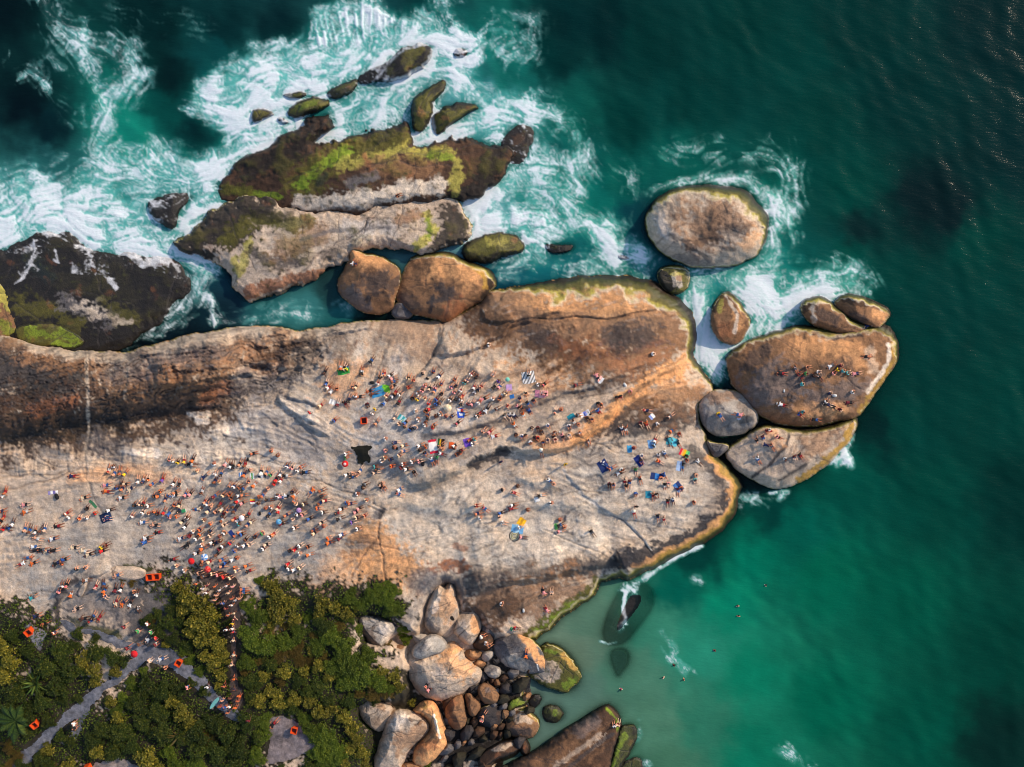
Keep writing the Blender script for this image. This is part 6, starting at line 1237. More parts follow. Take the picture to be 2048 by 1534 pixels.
# groups of people: default heading of the legs in degrees (0 right, 90 up), then u,v,top colour + pose (l lying, e legs out, h hugging knees, x cross-legged, w walking, u upright, b crouching) + own heading
PEOPLE = """
70|8,990,we 12,984,se 52,1009,pl10 54,1023,ol20 4,1022,ol25 9,1034,s 3,1044,s 148,952,nl0 170,995,tl15 176,1017,k 135,1026,s40 140,1034,w40 117,1052,kl20 161,1037,o 175,1037,wh 191,1027,r30 27,1047,w 18,1056,nl0 9,1058,r
72|52,1058,se 61,1061,se 72,1063,we 83,1060,se 91,1058,se 76,1077,sl0 108,1077,wl10 71,1093,wl20 70,1101,kl200 87,1099,kl0 96,1102,tl5 109,1100,kl20 150,1095,tl10 170,1102,tl0 180,1108,tl10 43,1128,wl-140 58,1115,sl200 69,1125,ol20 116,1125,kl20 131,1118,bl20 126,1129,oh 155,1139,kh 172,1136,s60
75|219,941,s 230,947,s 229,935,wh 241,945,se 251,947,y60 277,962,we 288,961,ne 298,959,o 305,968,s45 214,970,pl5 216,983,ol5 235,977,b 246,977,s 252,968,tl20 244,969,s 263,977,tl45 246,995,wl10 326,959,v60 348,967,we 359,969,ke 346,924,w 357,925,y 369,922,y 386,920,oe 383,929,kl0 340,920,s 395,944,th
65|321,983,o45 318,992,o10 310,992,k 332,999,se 340,992,b 351,985,se20 352,990,wl10 372,989,pe 381,988,pe60 271,1010,k 280,1008,s 288,1007,k 220,1020,w30 217,1037,pl10 266,1032,w 298,1011,w20 287,1025,w 298,1029,th 309,1025,o 317,1027,k 329,1024,re 339,1027,be 340,1036,p 353,1033,o20 376,1035,w 350,1011,s 359,1010,te 359,1021,k 394,1018,tl190
75|506,907,s20 543,904,sh 556,913,sh 429,930,wh 452,928,pe 461,932,we 467,933,ke 480,928,se 491,929,se 499,940,k20 489,949,o 523,944,we 534,945,se60 542,950,g60 412,951,nl50 432,948,w 443,948,ke 561,948,we 553,959,re 562,961,we 573,951,kl10 549,968,r60 575,933,w 584,936,p60 596,941,w 431,962,s 439,966,t 498,964,s 509,970,o45
60|461,972,s 469,973,w 479,975,s45 486,979,k 535,978,s45 405,983,se 430,992,m45 447,991,t 459,990,s 463,997,s 479,991,w10 487,990,s20 476,1002,re40 485,1006,pe30 517,994,s30 526,991,s 517,1008,s 537,999,k10 556,994,wx 565,994,pl0 575,992,wl0 585,984,k 589,991,o 589,1003,s 592,1010,s 411,1003,s 414,1008,w 422,1013,s 441,1008,s 417,1022,t 432,1024,s 444,1019,t 455,1022,s 447,1029,k 468,1011,s 470,1021,s 498,1029,ke 532,1018,s 542,1015,w 539,1029,ke 556,1016,s 558,1022,r 573,1030,s30 595,1027,w
40|365,1043,t 376,1037,k 371,1053,w 407,1041,th 421,1048,oh 445,1040,s 448,1050,s 469,1038,se45 477,1040,we 477,1049,c 486,1035,wx 503,1044,t 496,1049,s 386,1064,w 380,1072,m 393,1077,w 400,1059,s 401,1068,o 405,1079,t 421,1062,k 421,1071,s 364,1076,wl10 448,1067,wx 439,1073,m 371,1092,kl-140 403,1090,w 406,1097,o 425,1084,w 432,1086,k 440,1082,s 461,1086,r 472,1070,se30 480,1064,se30 484,1068,b 475,1092,w 469,1102,b 446,1092,w 439,1098,m 435,1108,s 492,1079,s 490,1090,w 499,1089,s 511,1073,k 524,1067,gx 540,1073,w 548,1068,o 533,1089,se30 527,1097,w
20|394,1106,w 408,1121,s 420,1123,t 444,1119,se 451,1125,b 445,1132,se 466,1119,w 474,1116,s 469,1135,o 473,1141,t 494,1131,o 499,1141,k 401,1130,k 425,1147,t 436,1149,p 448,1153,r 461,1155,t 399,1146,s 406,1152,s 368,1141,w 352,1131,th 348,1118,kl20
30|288,1044,wl20 312,1050,sl0 318,1064,kl20 295,1076,wl5 291,1084,b 205,1094,y60 213,1090,s 206,1101,r 236,1150,sl30 209,1169,se80
20|612,944,kl10 603,934,s 692,908,w 690,915,g 694,949,w 704,947,s 712,950,s 704,954,k 721,941,se45 729,969,k 724,975,k 713,988,wh 731,1001,t 642,981,s 644,992,k 650,1001,s 640,1006,s 635,1016,o 646,1024,w 623,983,ol-120 608,1008,t 692,1006,b 701,1007,se 683,1018,w 675,1026,k 679,1037,k 718,1017,p 729,1031,s 713,1035,t 704,1044,v 600,1020,v 595,1027,w 605,1029,p 619,1037,b 584,1039,s 560,1042,c 564,1047,m 712,1024,p
30|589,1055,w 627,1060,s 629,1066,t 643,1045,se 646,1052,m 657,1076,o 658,1085,o 683,1069,w 680,1076,m 715,1057,w 600,1091,w 580,1101,k 598,1107,w 616,1093,s 618,1109,o 572,1134,k 578,1137,w 589,1139,w 600,1135,t 591,1098,r 577,1127,r
78|650,745,se 682,736,oe 689,737,se 694,736,ye 743,722,ke60 724,745,ke 765,750,te 769,748,se 761,754,k 780,751,we30 785,757,pe30 787,763,se20 787,772,s20 653,767,be60 657,775,we50 663,783,we45 674,779,s 705,775,s 712,774,te 756,767,w 711,794,wh 720,793,sl5 676,808,m 690,806,k-60 698,800,k 740,781,sl20 750,786,sl20 783,777,s 816,775,s30 817,757,t 827,762,s
50|786,792,w 791,785,s 799,789,w30 772,793,t 769,806,b 798,805,k 735,808,m-60 752,818,yu 746,827,wu 669,841,b 753,846,s 790,835,s 811,845,b 798,848,s 809,855,k 820,859,b 829,857,kx 829,821,w0 642,811,t 835,789,wx 622,825,ru
60|845,748,k 867,744,s 878,753,w 942,749,w 952,755,k 985,751,s 909,760,s 882,769,s 929,766,c 934,762,s 902,775,p 912,772,k 921,781,w 908,785,p 948,775,w 950,783,w 962,774,s 955,781,k 996,764,v 988,774,k 999,774,p 859,777,s 869,782,s 870,775,p 883,788,k 844,782,p 849,773,p 835,799,y 825,797,k 848,799,t 873,799,b 872,808,b 881,805,s 858,807,r 860,818,re30 851,823,s 855,831,s 854,840,s 900,800,w 913,797,k 922,799,w 924,793,s 922,809,k 936,808,m 944,808,pe 957,806,w 968,797,pl20 984,799,wh 1003,791,s 1011,788,t 999,799,s
30|879,829,wx 870,833,s 891,833,m 903,833,s 915,846,s 922,821,wl10 926,829,wl5 974,818,wl45 959,827,kl40 954,833,w 992,818,s 835,841,wx 848,851,wx 867,851,s 864,856,r 1009,830,k-60
-60|1057,750,k80 1076,769,w20 1088,769,s30 1083,788,p80 1091,789,p80 1050,785,t 1039,796,n 1055,806,k 1066,800,k 1014,810,s 1035,813,p 1043,815,s 1058,821,be 1046,829,oe 1019,830,we 1028,830,we 1028,849,o 1152,770,me20 1195,755,pl-50 1110,824,s80 1121,821,s80 1154,830,k20 1173,835,s 1183,837,s 1137,851,w 1147,843,s 1155,846,s 1195,805,k 1196,822,b 1178,828,wl30 1201,809,o
-70|1063,854,k 1075,855,m 1082,862,s 1095,850,w 1043,871,w 1050,869,k 1069,874,k 1075,875,r 1060,882,wh 1086,883,s 1095,878,s 1109,864,s 1106,872,s 1110,877,s 1124,871,p 1137,869,s 1159,864,s 1082,902,we 1130,927,yu 1098,960,we-30 1104,965,s-30 1177,881,s 1031,867,k 1240,793,k 1233,793,k 1259,781,ph 1293,821,sl0 1312,845,wb 1292,847,oe 1280,845,m 1251,857,se 1243,857,w
-70|1339,833,se30 1342,862,oe20 1357,866,s 1309,881,we60 1308,889,ke60 1355,885,k 1339,883,kl-60 1265,896,m20 1282,910,w 1281,921,k 1316,911,we 1328,905,we 1316,922,oe-40 1371,910,kx 1372,918,s 1395,922,we-50 1364,933,kl-80 1241,937,wx 1240,945,wl10 1271,940,g 1279,956,s 1320,954,ox 1327,949,b 1390,947,sh 1389,959,c 1211,930,wl-30 1221,937,se20
-80|1218,967,s 1226,968,s 1249,961,s 1259,963,m 1252,970,k 1271,985,b 1305,989,s 1312,988,k 1336,966,p 1329,970,k 1361,975,o 1355,980,m 1335,1002,ke 1345,999,we 1271,1011,ku 1267,1024,w 1315,1032,ke 1327,1037,se 1183,1063,ke-60 1386,1002,sh
20|952,1011,s 969,1016,se-30 954,1027,s 958,1036,wh 1003,979,kh 1033,971,s0 1028,985,s-20 1025,1010,w 1022,1017,m 1001,1026,b 997,1034,s 1005,1044,w-20 1053,1019,sh 1080,991,ke0 1099,1006,wh 1038,1054,w 1043,1074,pe-10 1117,1039,s 1119,1050,k 1126,1054,s 1119,1062,p
20|769,878,wh 790,885,n 786,895,k 807,891,te 807,902,se 769,902,p 798,911,t 768,916,t 761,922,wh 780,919,s 783,932,o 750,933,c 750,945,se0 756,938,k 806,928,w 802,935,m 824,923,w 838,922,p 828,943,k-45 813,938,w 839,891,w 838,901,k 850,905,k-60 763,967,k 761,973,s-60 768,973,s-60 799,979,w 797,987,s-30 863,919,we-80 874,916,ge-80 851,894,ox
40|881,891,se 883,899,s 882,907,w-30 909,891,w 907,897,k 919,907,s 913,909,s 922,901,k 939,880,s20 945,888,w20 948,879,c 966,863,s 979,864,pe30 990,872,wl30 1002,922,nu-70
80|975,690,wh0 1303,708,wh0 795,393,s30 706,527,we60 711,530,s60 1737,651,nl20 1732,713,sl180
30|1589,736,s-70 1612,735,s0 1595,749,m 1608,747,g-20 1601,756,m-60 1564,747,kl0 1624,752,kx 1634,744,w0 1636,753,s-40 1663,731,wl20 1679,732,m 1672,740,yh 1665,747,p 1683,743,ch 1693,746,c 1712,747,pl0 1601,769,ch 1657,788,nh 1702,785,wh 1650,803,w 1655,809,kl0 1666,813,kl-20 1677,818,m-20 1699,805,ml0 1565,810,wl-20 1603,823,ch-30 1598,829,b-30 1631,839,kl0
-60|1435,826,yx 1439,831,be 1476,829,pl180 1512,879,se 1539,861,we 1532,860,m 1525,874,m 1555,874,pe-40 1542,891,s-50 1534,890,nl0 1514,917,we 1567,916,wh 1587,913,m 1599,910,k
-20|1001,1206,wx 1086,1181,pl100 1103,1185,s90 1092,1217,pl130 1030,1255,r 963,1272,w30 970,1284,w 976,1291,s20 1052,1310,oe80 853,1370,se50 858,1378,p50 967,1430,s60 963,1440,s60 1235,1448,s60 1228,1450,w100
75|127,1171,w 135,1170,s 120,1183,p 143,1189,o 193,1173,se 210,1181,oe80 211,1190,o-30 232,1179,m 243,1178,w 267,1182,s0 275,1189,w 156,1217,sl30 234,1203,tl60 248,1205,ol60 262,1206,wl60 278,1214,s-60 171,1236,sl20 182,1241,s20 188,1233,k 201,1233,sl60 254,1250,mw30 67,1194,cl30 75,1231,nl20 91,1245,sl20 115,1262,sw20 172,1160,se10
30|300,1244,wu 282,1258,gu 308,1260,gu 300,1276,wl45 284,1284,sw 316,1285,mw 317,1272,ru 260,1292,mw 271,1306,cu 305,1317,su 325,1317,wl30 330,1335,s 379,1370,pw 155,1442,wu 155,1451,ku 549,1446,kl40
100|397,1165,ou 418,1168,mu 410,1174,wu 417,1182,wu 434,1170,ou 444,1177,wu 438,1187,su 434,1197,su 441,1203,su 451,1203,bu 457,1169,wu 470,1170,pu 461,1183,tu 468,1194,su 476,1197,wu 486,1178,se10 486,1185,se10 483,1194,su 467,1207,wu 457,1213,mu 472,1223,tu 461,1227,su 473,1235,mw
90|469,1244,yw 469,1254,ww 457,1256,ww 470,1261,rw 470,1278,tw 471,1307,tw 467,1326,tw 472,1354,ow 419,1370,ww 472,1376,sw 465,1391,su 483,1387,ou 480,1397,su 449,1396,su 444,1408,su 454,1409,bu 463,1408,wu 475,1410,ou 460,1420,su 501,1436,mw 452,1368,sw
"""
SWIMMERS = [(1527, 1173, 40, "uppermost swimmer, alone nearest the huge boulders"), (1476, 1216, 100, "upper swimmer of the pair one above the other"), (1476, 1236, 80, "lower swimmer of the pair one above the other"),
            (1427, 1304, 60, "swimmer with a patch of splash at the left foot"), (1344, 1332, 30, "swimmer splashing at the top of the group of three"), (1330, 1357, 150, "leftmost swimmer of the group of three"),
            (1371, 1357, 200, "rightmost swimmer of the group of three"), (1243, 1374, 250, "swimmer below the dark drowned rock in the cove")]
import re as _re
dg = bpy.context.evaluated_depsgraph_get()
def surf(u, v):
    o = Vector((0, 0, HC)); d = (Vector(P(u, v, 0)) - o).normalized()
    for _ in range(12):
        hit, loc, nor, _, ob, _ = scene.ray_cast(dg, o, d)
        if not hit: return 0.0
        if ob.name.split('.')[0] in ('foliage', 'stem', 'ground_cover', 'fronds', 'trunk'): o = loc + d * .01; continue
        return loc.z
    return 0.0
LM_P = [("the square orange bin", 730, 841), ("the dark puddle", 723, 907), ("the pale rock shards", 600, 822), ("the pink-ended white blanket", 866, 893), ("the purple towel", 934, 886), ("the teal towel", 1142, 833),
        ("the navy blanket", 1207, 933), ("the yellow towel", 1043, 1044), ("the green towel", 687, 742), ("the sky-blue towel", 755, 785), ("the dark blue blanket", 212, 1035), ("the orange double bin", 312, 1151),
        ("the rainbow blanket", 1369, 906), ("the vertical rock seam", 175, 965), ("the forked path", 275, 1305), ("the surfboard", 429, 1406), ("the patterned white blanket", 1055, 755), ("the blue-white umbrella", 415, 1111),
        ("the gully's mouth", 440, 1165), ("the gully's middle", 470, 1270), ("the black bag", 520, 1027), ("the little green cooler", 369, 1021), ("the emerald towel", 186, 1008), ("the cream umbrella", 896, 816), ("the blue double towel", 921, 826),
        ("the teal blanket", 1344, 883), ("the turquoise towel", 1297, 989), ("the grey boulder wedge", 1430, 890), ("the huge tawny slab's middle", 1630, 770), ("the cracked tan boulder's top", 1540, 885), ("the seaward headland tip", 1340, 650),
        ("the left edge", 0, 1040), ("the lower left corner of the slab", 60, 1130), ("the shaded hollow", 200, 1215), ("the sandy clearing", 585, 1475), ("the tall pale boulder", 882, 1222), ("the biggest sandy boulder", 880, 1345),
        ("the grey egg boulder", 1040, 1303), ("the mossy slab at the bottom", 1190, 1450), ("the long mossy ridge's pale strip", 730, 395), ("the peaked boulder", 740, 570), ("the orange rock face", 740, 1110), ("the lone red umbrella", 692, 927),
        ("the white-and-black blanket", 524, 951), ("the small blue towel", 482, 949), ("the long grey seam", 930, 950), ("the green mat", 1112, 1053), ("the black-dotted rock vein", 780, 1015), ("the orange seam", 1180, 870), ("the cleft rock pair", 1700, 620)]
PW = {'s': 'sitting', 'e': 'sitting legs outstretched', 'l': 'lying', 'h': 'hugging knees', 'x': 'sitting cross-legged', 'w': 'walking', 'u': 'standing', 'b': 'crouching'}
PK = {'s': 'sit', 'e': 'long', 'l': 'lie', 'h': 'hug', 'x': 'lotus', 'w': 'walk', 'u': 'stand', 'b': 'bend'}
rp = random.Random(21); folk = []
for line in PEOPLE.strip().split('\n'):
    ang, rest = line.split('|')
    for it in rest.split():
        u, v, cde = it.split(','); m_ = _re.match(r'([a-z])([elhxwub]?)(-?\d*)$', cde)
        po = m_.group(2); dense = False
        if not po:
            po = rp.choice('ssseeh')
        folk.append(dict(u=float(u), v=float(v), c=m_.group(1), p=po, a=float(m_.group(3) or ang) + rp.uniform(-14, 14), given=bool(m_.group(2))))
big = {'l': 3, 'e': 2.4, 'w': 1.2, 'u': 1.2, 'x': 2, 's': 1.8, 'h': 1.4, 'b': 1.6}
for f in folk:
    dn = sum(1 for g in folk if abs(g['u'] - f['u']) < 22 and abs(g['v'] - f['v']) < 22)
    f['size'] = big[f['p']] + (2 if dn < 4 else 0) - dn * .12 + (1.5 if f['u'] > 940 or f['v'] > 1165 else 0)
folk.sort(key=lambda f: -f['size'])
solo, crowd = folk[:292], folk[292:]
print("people", len(folk), "single", len(solo))
SK = [(200, 122, 84), (184, 100, 64), (208, 140, 104), (144, 80, 50), (104, 60, 40), (220, 160, 128), (232, 190, 160)]
HR = [(20, 15, 13), (30, 20, 15), (44, 28, 18), (24, 18, 16), (96, 66, 36)]
def kit(f):
    r = random.Random(int(f['u'] * 7 + f['v'] * 13)); k = dict(skin=r.choice(SK), hair=r.choice(HR), top=None, bot=r.choice([(22, 22, 28), (30, 40, 80), (90, 90, 96), (150, 30, 40), (40, 90, 150), (200, 200, 196), (22, 22, 28)]))
    k['long'] = r.random() < .4; k['hat'] = f['c'] in 'wyt' and r.random() < .18; k['swim'] = False
    if f['c'] == 's': k['swim'] = r.random() < .45; k['sw'] = r.choice([(24, 22, 26), (170, 30, 40), (236, 230, 224), (200, 80, 120)]); k['long'] = k['long'] or k['swim']
    else: k['top'] = COLW[f['c']][1]
    return k
def paint_obj(o, rgb): o.color = (*[float(q) for q in lin(rgb)], 1)
used = {}
cats = {}
def who(f): return "shirtless person" if f['c'] == 's' and not f['k']['swim'] else "person in swimwear" if f['c'] == 's' else f"person in {COLW[f['c']][0]} top"
for f in solo:
    f['k'] = kit(f); b, pre, dist = where(f['u'], f['v'], LM_P); f['lm'] = (who(f), PW[f['p']], pre, b); f['d'] = dist; cats.setdefault(f['lm'], []).append(f)
ORDN = ["", "second nearest", "third nearest", "fourth nearest", "fifth nearest", "sixth nearest", "seventh nearest", "eighth nearest", "ninth nearest", "tenth nearest"]
for key, l in cats.items():
    l.sort(key=lambda f: f['d'])
    for i, f in enumerate(l):
        f['label'] = f"{key[0]} {key[1]} {key[2]} {key[3]}" + ("" if len(l) == 1 else f", {'nearest' if i == 0 else ORDN[i]} such")
def add_person(f, z, pose=None):
    P_ = parts_of(pose or PK[f['p']]); k = f['k']
    o = bpy.data.objects.new("person", P_['body']); C.objects.link(o); paint_obj(o, k['skin'])
    o.location = P(f['u'], f['v'], z); o.rotation_euler = (0, 0, math.radians(f['a'] - 90)); s = 1.02 * rp.uniform(.94, 1.06); o.scale = (s, s, s)
    def kid(n, me, c, mat):
        q = bpy.data.objects.new(n, me); C.objects.link(q); q.parent = o; paint_obj(q, c)
        if not me.materials: me.materials.append(mat)
    if not P_['body'].materials: P_['body'].materials.append(SKIN)
    if k['top']: kid('shirt', P_['top'], k['top'], CLOTH)
    if k['swim']: kid('swim_top', P_['swim'], k['sw'], CLOTH)
    kid('shorts', P_['shorts'], k['bot'], CLOTH)
    if k['hat']: kid('hat', P_['hat'], (236, 230, 214) if f['c'] != 'y' else (232, 200, 90), CLOTH)
    kid('hair', P_['longhair' if k['long'] else 'hair'], k['hair'], HAIR)
    return o
for f in solo:
    z = surf(f['u'], f['v']); o = add_person(f, z - .01)
    tag(o, f['label'], 'person', 'people gathered on the rocks' if f['u'] < 2000 and not (390 < f['u'] < 520 and f['v'] > 1200) else 'people walking up the gully')
for u, v, a, lab in SWIMMERS:
    f = dict(u=u, v=v, a=a, c='s', p='s'); f['k'] = kit(f); f['k']['hat'] = False; f['k']['top'] = None
    tag(add_person(f, -.02, 'swim'), lab, 'swimmer', 'swimmers in the bay')
# everyone else in the thick of the crowd: one object
low = {}
def low_of(pose):
    if pose not in low:
        p = POSES[pose]; d = []
        for nm, me in (('skin', body(p, .04)), ('top', top(p, .05)), ('bot', bottoms(p, .05)), ('hair', hair(p, .045, False))):
            v = np.empty(len(me.vertices) * 3, np.float32); me.vertices.foreach_get('co', v)
            fs = np.array([q.vertices[:] for q in me.polygons if len(q.vertices) == 4], np.int32); d.append((nm, v.reshape(-1, 3), fs)); bpy.data.meshes.remove(me)
        low[pose] = d
    return low[pose]
CV_, CF_, CC_ = [], [], []; off = 0
for f in crowd:
    k = kit(f); z = surf(f['u'], f['v']) - .01; a = math.radians(f['a'] - 90); ca, sa = math.cos(a), math.sin(a); ox = np.array(P(f['u'], f['v'], z)); s = rp.uniform(.96, 1.08)
    for nm, v, fs in low_of(PK[f['p']]):
        c = k['skin'] if nm == 'skin' else k['hair'] if nm == 'hair' else k['top'] if nm == 'top' else k['bot']
        if c is None: continue
        w = v * s; w = np.stack([w[:, 0] * ca - w[:, 1] * sa, w[:, 0] * sa + w[:, 1] * ca, w[:, 2]], 1) + ox
        CV_.append(w); CF_.append(fs + off); CC_.append(np.tile(lin(c), (len(v), 1))); off += len(v)
if crowd:
    me = mesh_from("crowd", np.concatenate(CV_), np.concatenate(CF_), True, {'Col': np.concatenate(CC_)})
    tag(link("crowd", me, CROWDM), "densely packed sitting crowd filling in between the single people", "crowd", None, 'stuff')
print("people done")
# ------------------------------------------------------------------ belongings
def stripes_mat(name):
    m, N, L, B = new_mat(name); a = N.new("ShaderNodeAttribute"); a.attribute_name = "Col"; L.new(a.outputs['Color'], B.inputs[0]); B.inputs['Roughness'].default_value = .95
    n = tex_noise(N, L, 14, 3, .5, N.new("ShaderNodeTexCoord").outputs['Object']); b = N.new("ShaderNodeBump"); b.inputs['Distance'].default_value = .03; L.new(n.outputs[0], b.inputs['Height']); L.new(b.outputs[0], B.inputs['Normal']); return m
TOWEL = stripes_mat("woven_cloth")
def towel(u, v, w, h, ang, cols, label, name="towel", across=True, dots=False, rnd=False):
    nu, nv = 22, 14; a = math.radians(ang); V = []; K = []
    zs = surf(u, v); rr = random.Random(int(u)); 
    for j in range(nv + 1):
        for i in range(nu + 1):
            s, t = i / nu - .5, j / nv - .5
            if rnd: r_ = math.hypot(s, t); 
            x, y = s * w, t * h; wob = math.sin(s * 9 + u) * .9 * abs(t) + math.cos(t * 8 + v) * .7 * abs(s)
            if rnd:
                th = s * 6.2832; q = (t + .5) * w / 2; x, y = math.cos(th) * q, math.sin(th) * q; wob = 0
            uu = u + (x * math.cos(a) - y * math.sin(a)); vv = v - (x * math.sin(a) + y * math.cos(a)) + wob
            z = surf(uu, vv) if (i % 2 == 0 and j % 2 == 0) else None; V.append([uu, vv, z])
            f_ = (t + .5) if rnd else (s + .5 if across else t + .5)
            c = cols[min(len(cols) - 1, int(f_ * len(cols)))]
            if dots and (i * 7 + j * 5) % 6 in (0, 1): c = dots
            K.append(lin(c))
    g = np.array([[q if q is not None else np.nan for q in p] for p in V], float).reshape(nv + 1, nu + 1, 3); Z = g[..., 2]
    sub = Z[::2, ::2]; med = np.median(sub); sub = np.clip(sub, med - .35, med + .35)
    yy = np.arange(nv + 1) / 2; xx = np.arange(nu + 1) / 2; y0 = np.minimum(yy.astype(int), sub.shape[0] - 2); x0 = np.minimum(xx.astype(int), sub.shape[1] - 2); fy_ = (yy - y0)[:, None]; fx_ = (xx - x0)[None]
    Z = (sub[y0][:, x0] * (1 - fx_) + sub[y0][:, x0 + 1] * fx_) * (1 - fy_) + (sub[y0 + 1][:, x0] * (1 - fx_) + sub[y0 + 1][:, x0 + 1] * fx_) * fy_ + .035
    f = (HC - Z) / HC; co = np.stack([(g[..., 0] - CU) / S * f, (CV - g[..., 1]) / S * f, Z], -1).reshape(-1, 3); n = len(co)
    co = np.concatenate([co, co - [0, 0, .015]]); W_ = nu + 1; F = []
    for j in range(nv):
        for i in range(nu):
            q = [j * W_ + i, j * W_ + i + 1, (j + 1) * W_ + i + 1, (j + 1) * W_ + i]; F.append(q[::-1]); F.append([k + n for k in q])
    me = mesh_from(name, co, F, True, {'Col': np.array(K + K)}); return tag(link(name, me, TOWEL), label, 'towel' if name == 'towel' else 'blanket', 'towels and blankets spread on the rock')
W_, K_, R_, B2, G_, Y_, T_, N2, P_2 = (236, 234, 230), (24, 24, 28), (206, 30, 60), (50, 120, 190), (70, 170, 60), (236, 180, 30), (60, 170, 175), (28, 50, 104), (232, 150, 170)
for q in [(687, 743, 24, 12, 12, [(60, 160, 70)], "green towel under three people seated near the left top of the slab"), (755, 784, 26, 19, 18, [(56, 140, 190)], "sky-blue towel with two people lying on it"),
          (772, 777, 17, 14, -10, [(120, 200, 50)], "lime green towel touching the sky-blue one"), (866, 893, 16, 28, 10, [R_, W_, W_, W_, W_, R_], "white blanket with pink-red ends", "blanket", False),
          (882, 886, 13, 16, -8, [(40, 90, 50), Y_, (60, 30, 20), K_], "dark green, yellow and black banded blanket beside the white one", "blanket"), (903, 891, 11, 13, -5, [(226, 96, 40)], "orange towel right of the banded blanket"),
          (934, 885, 13, 17, 15, [(120, 80, 190)], "purple towel left of a seated pair"), (921, 826, 13, 19, 5, [(40, 80, 190)], "royal blue towel under two people lying side by side"), (1142, 833, 15, 9, 30, [(40, 150, 165)], "teal towel on the long slab above the curved crack"),
          (1170, 827, 20, 9, 28, [W_, (120, 140, 220), W_], "white and blue patterned towel right of the teal one"), (1207, 932, 19, 24, 30, [N2], "navy blanket under a person in white, lower right slab", "blanket"),
          (1043, 1044, 15, 16, -35, [Y_, (200, 150, 30), Y_], "bright yellow towel alone in the lower centre"), (1035, 1058, 24, 17, -10, [(120, 180, 220), (170, 210, 230), (110, 170, 215)], "pale blue blanket below the yellow towel", "blanket"),
          (1112, 1053, 6, 12, 5, [(130, 210, 110)], "light green mat beside three people"), (1344, 883, 22, 16, -15, [(60, 150, 165), (80, 180, 200)], "teal blanket crumpled between two people in black", "blanket"),
          (1303, 888, 14, 17, 10, [(110, 160, 210), (150, 190, 225)], "pale blue towel under two people left of the teal blanket"), (1259, 898, 9, 14, 5, [(60, 150, 200)], "small azure towel left of centre on the lower slab"),
          (1278, 922, 13, 22, 35, [(30, 50, 120)], "dark blue blanket showing at both ends under two people", "blanket"), (1369, 906, 20, 14, -25, [R_, (240, 160, 90), Y_, (120, 200, 90), (60, 160, 120)], "rainbow striped blanket near the dark stain", "blanket"),
          (1358, 932, 10, 20, -10, [(150, 175, 210)], "pale grey-blue blanket below the rainbow one", "blanket"), (1314, 953, 26, 13, -8, [N2, B2, N2], "navy and blue blanket in the middle of the right group", "blanket"),
          (1297, 989, 12, 14, 0, [(40, 140, 165)], "turquoise towel left of a seated pair"), (1357, 974, 14, 20, 40, [(50, 110, 180), N2], "blue and navy towel under two people, right group's lower edge"),
          (212, 1035, 23, 18, 18, [(22, 44, 78), (30, 60, 100)], "dark blue blanket left of the vertical path stain", "blanket"), (186, 1008, 6, 20, 45, [(60, 120, 84)], "emerald green towel laid aslant near the rock seam"),
          (106, 985, 20, 7, 5, [(150, 140, 190), W_, (120, 110, 170), W_], "white and lilac patterned towel left of the rock seam"), (482, 949, 9, 8, 0, [B2, W_, B2, W_], "small blue and white towel at the left of three"),
          (504, 952, 9, 12, 3, [(220, 230, 230), (40, 150, 70), (220, 230, 230)], "white towel with green middle, centre of three"), (524, 951, 16, 9, 0, [(30, 44, 62), W_, (30, 44, 62)], "white-and-black blanket at the right of three", "blanket"),
          (505, 1003, 10, 9, 0, [W_, R_, Y_], "white, red and yellow towel in the thick of the crowd", "towel", False), (464, 1068, 8, 16, 40, [(34, 60, 130)], "narrow dark blue towel in the lower crowd"),
          (804, 837, 17, 12, -35, [(60, 170, 180), (190, 225, 225), (60, 170, 180), (190, 225, 225)], "teal and white striped towel right of the orange bin"), (665, 804, 13, 10, -20, [W_, (180, 184, 190), W_, (180, 184, 190)], "grey and white checked cloth left of the orange bin"),
          (1018, 775, 12, 13, 8, [(196, 160, 210)], "lilac towel left of the patterned white blanket"), (1024, 793, 9, 8, 20, [(40, 110, 180)], "blue towel just below the lilac one"), (1074, 999, 10, 9, 20, [W_], "white towel under a person in black, lower centre"),
          (1304, 833, 11, 10, 40, [(140, 160, 215), W_], "white and pale blue cloth on the dark stained rock"), (1478, 837, 8, 5, 0, [(190, 196, 215)], "small pale towel on the grey-brown boulder"), (1083, 788, 26, 15, -5, [P_2, (240, 200, 200), P_2], "rose pink towel with two people below the patterned blanket"),
          (1201, 760, 10, 14, -40, [(240, 190, 180), W_], "blush towel alone high on the brown dome")]:
    towel(*q[:7], *(q[7:] or ()))
towel(1057, 755, 26, 24, 10, [W_], "white blanket speckled with black, high on the slab", "blanket", True, (40, 40, 44))
towel(1029, 1072, 22, 22, 0, [K_, (230, 220, 190), (80, 84, 80), (230, 220, 160), (60, 64, 60), (230, 220, 190), K_], "round black and cream ringed mat below the pale blue blanket", "mat", True, False, True)
